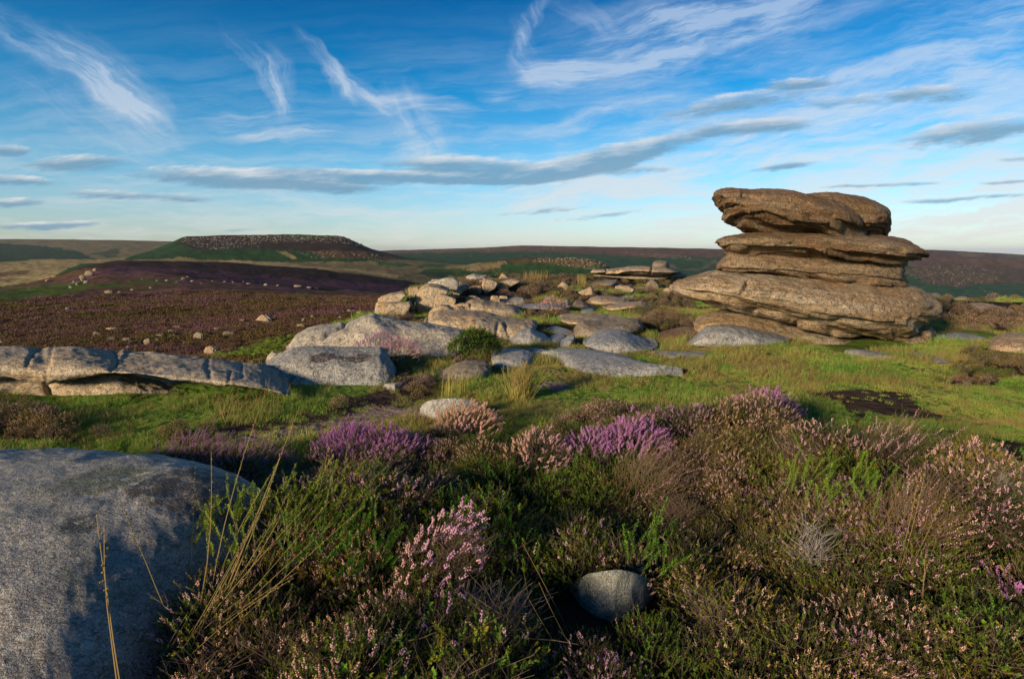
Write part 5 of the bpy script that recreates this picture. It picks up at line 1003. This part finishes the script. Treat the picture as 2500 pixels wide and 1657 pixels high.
plant('dead_heather', 'dead heather', 'bleached dead twig standing in the heather left of the tall golden clump', *C('R', [(640, 1130)])[0], hb(222, .07, .32, 2, 0, nl=2, wood=12, twigs=4, lean=(.3, 0)), GYM)
plant('dead_heather', 'dead heather', 'tangle of grey dead twigs right of the huge boulder', *C('B', [(2050, 470)])[0], hb(223, .22, .26, 4, 0, nl=2, wood=34, twigs=5, lean=(.3, 0)), GYM)
plant('dead_heather', 'dead heather', 'dead grey-brown twigs near the right edge behind the golden clumps', *C('R', [(1520, 780)])[0], hb(224, .18, .30, 8, 0, nl=2, wood=34, twigs=4, lean=(.3, 0)), GYM)
# bright crowberry-like green shoots
def greens(name, label, u, v, n_, R, L, seed, lean):
    r = random.Random(seed); BS, BL, BF = Buf(), Buf(), Buf()
    for i in range(n_):
        an = r.random()*6.283; rr_ = math.sqrt(r.random())*R; x, y = math.cos(an)*rr_, math.sin(an)*rr_; 
        sprig(BS, BL, BF, (x, y, .25+r.uniform(-.05, .08)), (lean[0]+r.gauss(0, .35), lean[1]+r.gauss(0, .3), .9), L*r.uniform(.6, 1.2), r, .013, 0, 0, 0, 0, 90, .3, tw=.0018, nomix=True)
    plant(name, 'shrub', label, u, v, (BS, BL, BF), (['twig'], ['heather_green'], ['heather_flower']))
greens('green_shrub', 'bright green bottle-brush shoots growing against the huge boulder', *C('B', [(1450, 900)])[0], 75, .24, .16, 301, (.2, 0))
greens('green_shrub', 'tallest bright green shoots leaning right beside the boulder end', *C('B', [(1850, 760)])[0], 70, .22, .20, 302, (.6, .2))
greens('green_shrub', 'bright green shoots in the heather below the boulder, nearest the bottom left', *C('B', [(1980, 1010)])[0], 80, .24, .13, 303, (.3, 0))
greens('green_shrub', 'light green shoots at the right of the small round stone', *C('H', [(1720, 1230)])[0], 22, .09, .14, 304, (.2, 0))
greens('green_shrub', 'yellow-green shoots left of the tall golden clump', *C('R', [(820, 900)])[0], 55, .28, .15, 305, (.1, 0))
# grass things
def stalks(name, cat, label, u, v, n_, R, L, w, seed, m='dry_blade', spread=.25, lean=(.3, 0), heads=True, bend=.25, D=None):
    r = random.Random(seed); B = Buf(); Hd = Buf()
    for i in range(n_):
        an = r.random()*6.283; rr_ = math.sqrt(r.random())*R; x, y = math.cos(an)*rr_, math.sin(an)*rr_; l = L*r.uniform(.55, 1.1)
        d = np.array((lean[0]+r.gauss(0, spread), lean[1]+r.gauss(0, spread), 1.)); d /= np.linalg.norm(d); p = np.array((x, y, 0.)); pts = [p]
        bx = r.gauss(0, bend)+.1
        for k_ in range(6): d = d+np.array((bx*.12, r.gauss(0, .02), -.02)); d /= np.linalg.norm(d); pts.append(pts[-1]+d*l/6)
        strip(B, pts, w, 0)
        if heads:
            for k_ in range(9):
                t = .7+.3*k_/9; q = pts[4]+(pts[6]-pts[4])*((t-.66)/.34); bead(Hd, q+np.array((r.gauss(0, w*1.5), r.gauss(0, w*1.5), 0)), w*1.5, 0)
    plant(name, cat, label, u, v, (B, Buf(), Hd), ([m], [m], ['dry_blade']), D=D)
stalks('grass_stalks', 'grass', 'tall straw-coloured grass stalks rising in front of the huge boulder', *C('B', [(1100, 900)])[0], 9, .04, .95, 0.0026, 401, D=1.95, lean=(.35, .1))
stalks('grass_stalks', 'grass', 'long grass stalks arching right over the bright green shoots', *C('B', [(900, 1180)])[0], 14, .06, .85, 0.0023, 402, D=1.75, lean=(.75, .1), spread=.2)
stalks('grass_stalks', 'grass', 'single upright straw stalk in front of the huge boulder, lower left', *C('B', [(700, 1300)])[0], 2, .006, .80, 0.0029, 403, D=1.50, lean=(-.1, 0), spread=.03)
stalks('grass_stalks', 'grass', 'dry stalks curving right, between the boulder end and purple heather', *C('B', [(1790, 480)])[0], 5, .03, .45, 0.0029, 404, lean=(.4, 0), spread=.12)
stalks('grass_stalks', 'grass', 'tall curved grass stalk beside the tall golden clump', *C('R', [(1130, 1150)])[0], 3, .02, .55, 0.0029, 405, lean=(.2, 0), spread=.08)
stalks('grass_stalks', 'grass', 'thin stalks crossing in the bottom middle of the foreground', *C('H', [(1300, 1560)])[0], 4, .12, .5, 0.0020, 406, lean=(-.3, .3), spread=.4, heads=False)
stalks('grass_stalks', 'grass', 'thin upright stalk near the bottom right corner', *C('R', [(1270, 1400)])[0], 2, .02, .42, 0.0023, 407, lean=(-.1, .0), spread=.08)
leafmat('rush_blade', [(0., (.16, .20, .03)), (.5, (.27, .27, .06)), (1., (.36, .28, .10))], .2)
stalks('rush_tussock', 'rushes', 'tall yellow-green rush tussock between the path and the large flat slab', *C('G', [(1270, 830)])[0], 170, .12, .40, .0030, 408, 'rush_blade', .26, (.12, 0), True, .3)
stalks('rush_shoots', 'rushes', 'upright pale green rush shoots left of the tall rush tussock', *C('G', [(510, 790)])[0], 30, .16, .27, .0042, 409, 'rush_blade', .04, (.0, 0), False, .05)
stalks('rush_tussock', 'rushes', 'orange-tan rush tussock on the mound skyline', *C('N', [(140, 262)])[0], 130, .7, .62, .010, 410, 'dry_blade', .16, (.0, 0), False, .1, D=30)
stalks('rush_tussock', 'rushes', 'small yellow-green rush tuft on the skyline left of the distant outcrop', *C('N', [(665, 340)])[0], 45, .22, .55, .009, 411, 'rush_blade', .07, (.0, 0), False, .05, D=25)
stalks('grass_tuft', 'grass', 'straw grass stems at the right end of the long rock wall', *C('W', [(1440, 560)])[0], 60, .28, .30, .0022, 412, 'dry_blade', .3, (.2, 0), True, .3)
# bracken
def bracken():
    r = random.Random(77); B = Buf()
    for i in range(170):
        (u, v), = C('L', [(r.uniform(1400, 1860), r.uniform(800, 900))]); 
        if v < 540+(900-(u*2.629-1400)*.28)/2.629: continue
        x, y, z = unproj(u, v, 8.3, 40); y = min(y, 22)+r.uniform(0, 2.5)
        a_, _e = uv2ray(u, v); x = float(a_)*y; z = float(G(x, y)); hgt = r.uniform(.5, .95); an = r.random()*6.283
        for fr_ in range(5):
            a2 = an+fr_*1.256; d = np.array((math.cos(a2)*.7, math.sin(a2)*.7, 1.)); p = np.array((x, y, z)); pts = [p]
            for k_ in range(7): d = d+np.array((math.cos(a2)*.18, math.sin(a2)*.18, -.22)); d /= np.linalg.norm(d); pts.append(pts[-1]+d*hgt/7)
            strip(B, pts, .006, 0)
            for k_ in range(2, 8):
                a, b = frame(pts[min(k_, 7)]-pts[k_-1]); wdt = .20*hgt*(1-k_/9)
                for s_ in (-1, 1):
                    q = pts[k_]; e = q+a*s_*wdt+np.array((0, 0, -.02)); f_ = (pts[k_]-pts[k_-1])*.40; B.add([q-f_, e, q+f_], [[0, 1, 2]], 1)
    me = B.mesh('bracken', ['twig', 'bracken_leaf']); o = bpy.data.objects.new('bracken', me); link(o); tag(o, 'bright green bracken on the slope between the long rock wall and the pale slab', 'bracken', kind='stuff')
bracken()

# ------------------------------------------------------------------ air
hm = bpy.data.materials.new('haze'); hm.use_nodes = True; hm.node_tree.nodes.clear()
vo = hm.node_tree.nodes.new('ShaderNodeVolumePrincipled'); vo.inputs['Density'].default_value = .00004; vo.inputs['Color'].default_value = (.62, .78, 1., 1); vo.inputs['Anisotropy'].default_value = .2
oo = hm.node_tree.nodes.new('ShaderNodeOutputMaterial'); hm.node_tree.links.new(vo.outputs[0], oo.inputs['Volume'])
bb = bmesh.new(); bmesh.ops.create_cube(bb, size=1.); me = bpy.data.meshes.new('haze'); bb.to_mesh(me); bb.free(); me.materials.append(hm)
zs_ = [min((ob.matrix_basis @ Vector(q)).z for q in ob.bound_box) for ob in COL.objects if ob.name in ('ground', 'moor', 'hills')]
zt_ = [max((ob.matrix_basis @ Vector(q)).z for q in ob.bound_box) for ob in COL.objects if ob.name in ('ground', 'moor', 'hills')]
z0_, z1_ = min(zs_)-1., max(zt_)+8.
ho = bpy.data.objects.new('haze', me); ho.scale = (25500, 25500, z1_-z0_); ho.location = (0, 0, (z0_+z1_)/2); link(ho); tag(ho, 'thin blue air haze over the far moors', 'haze', kind='stuff')
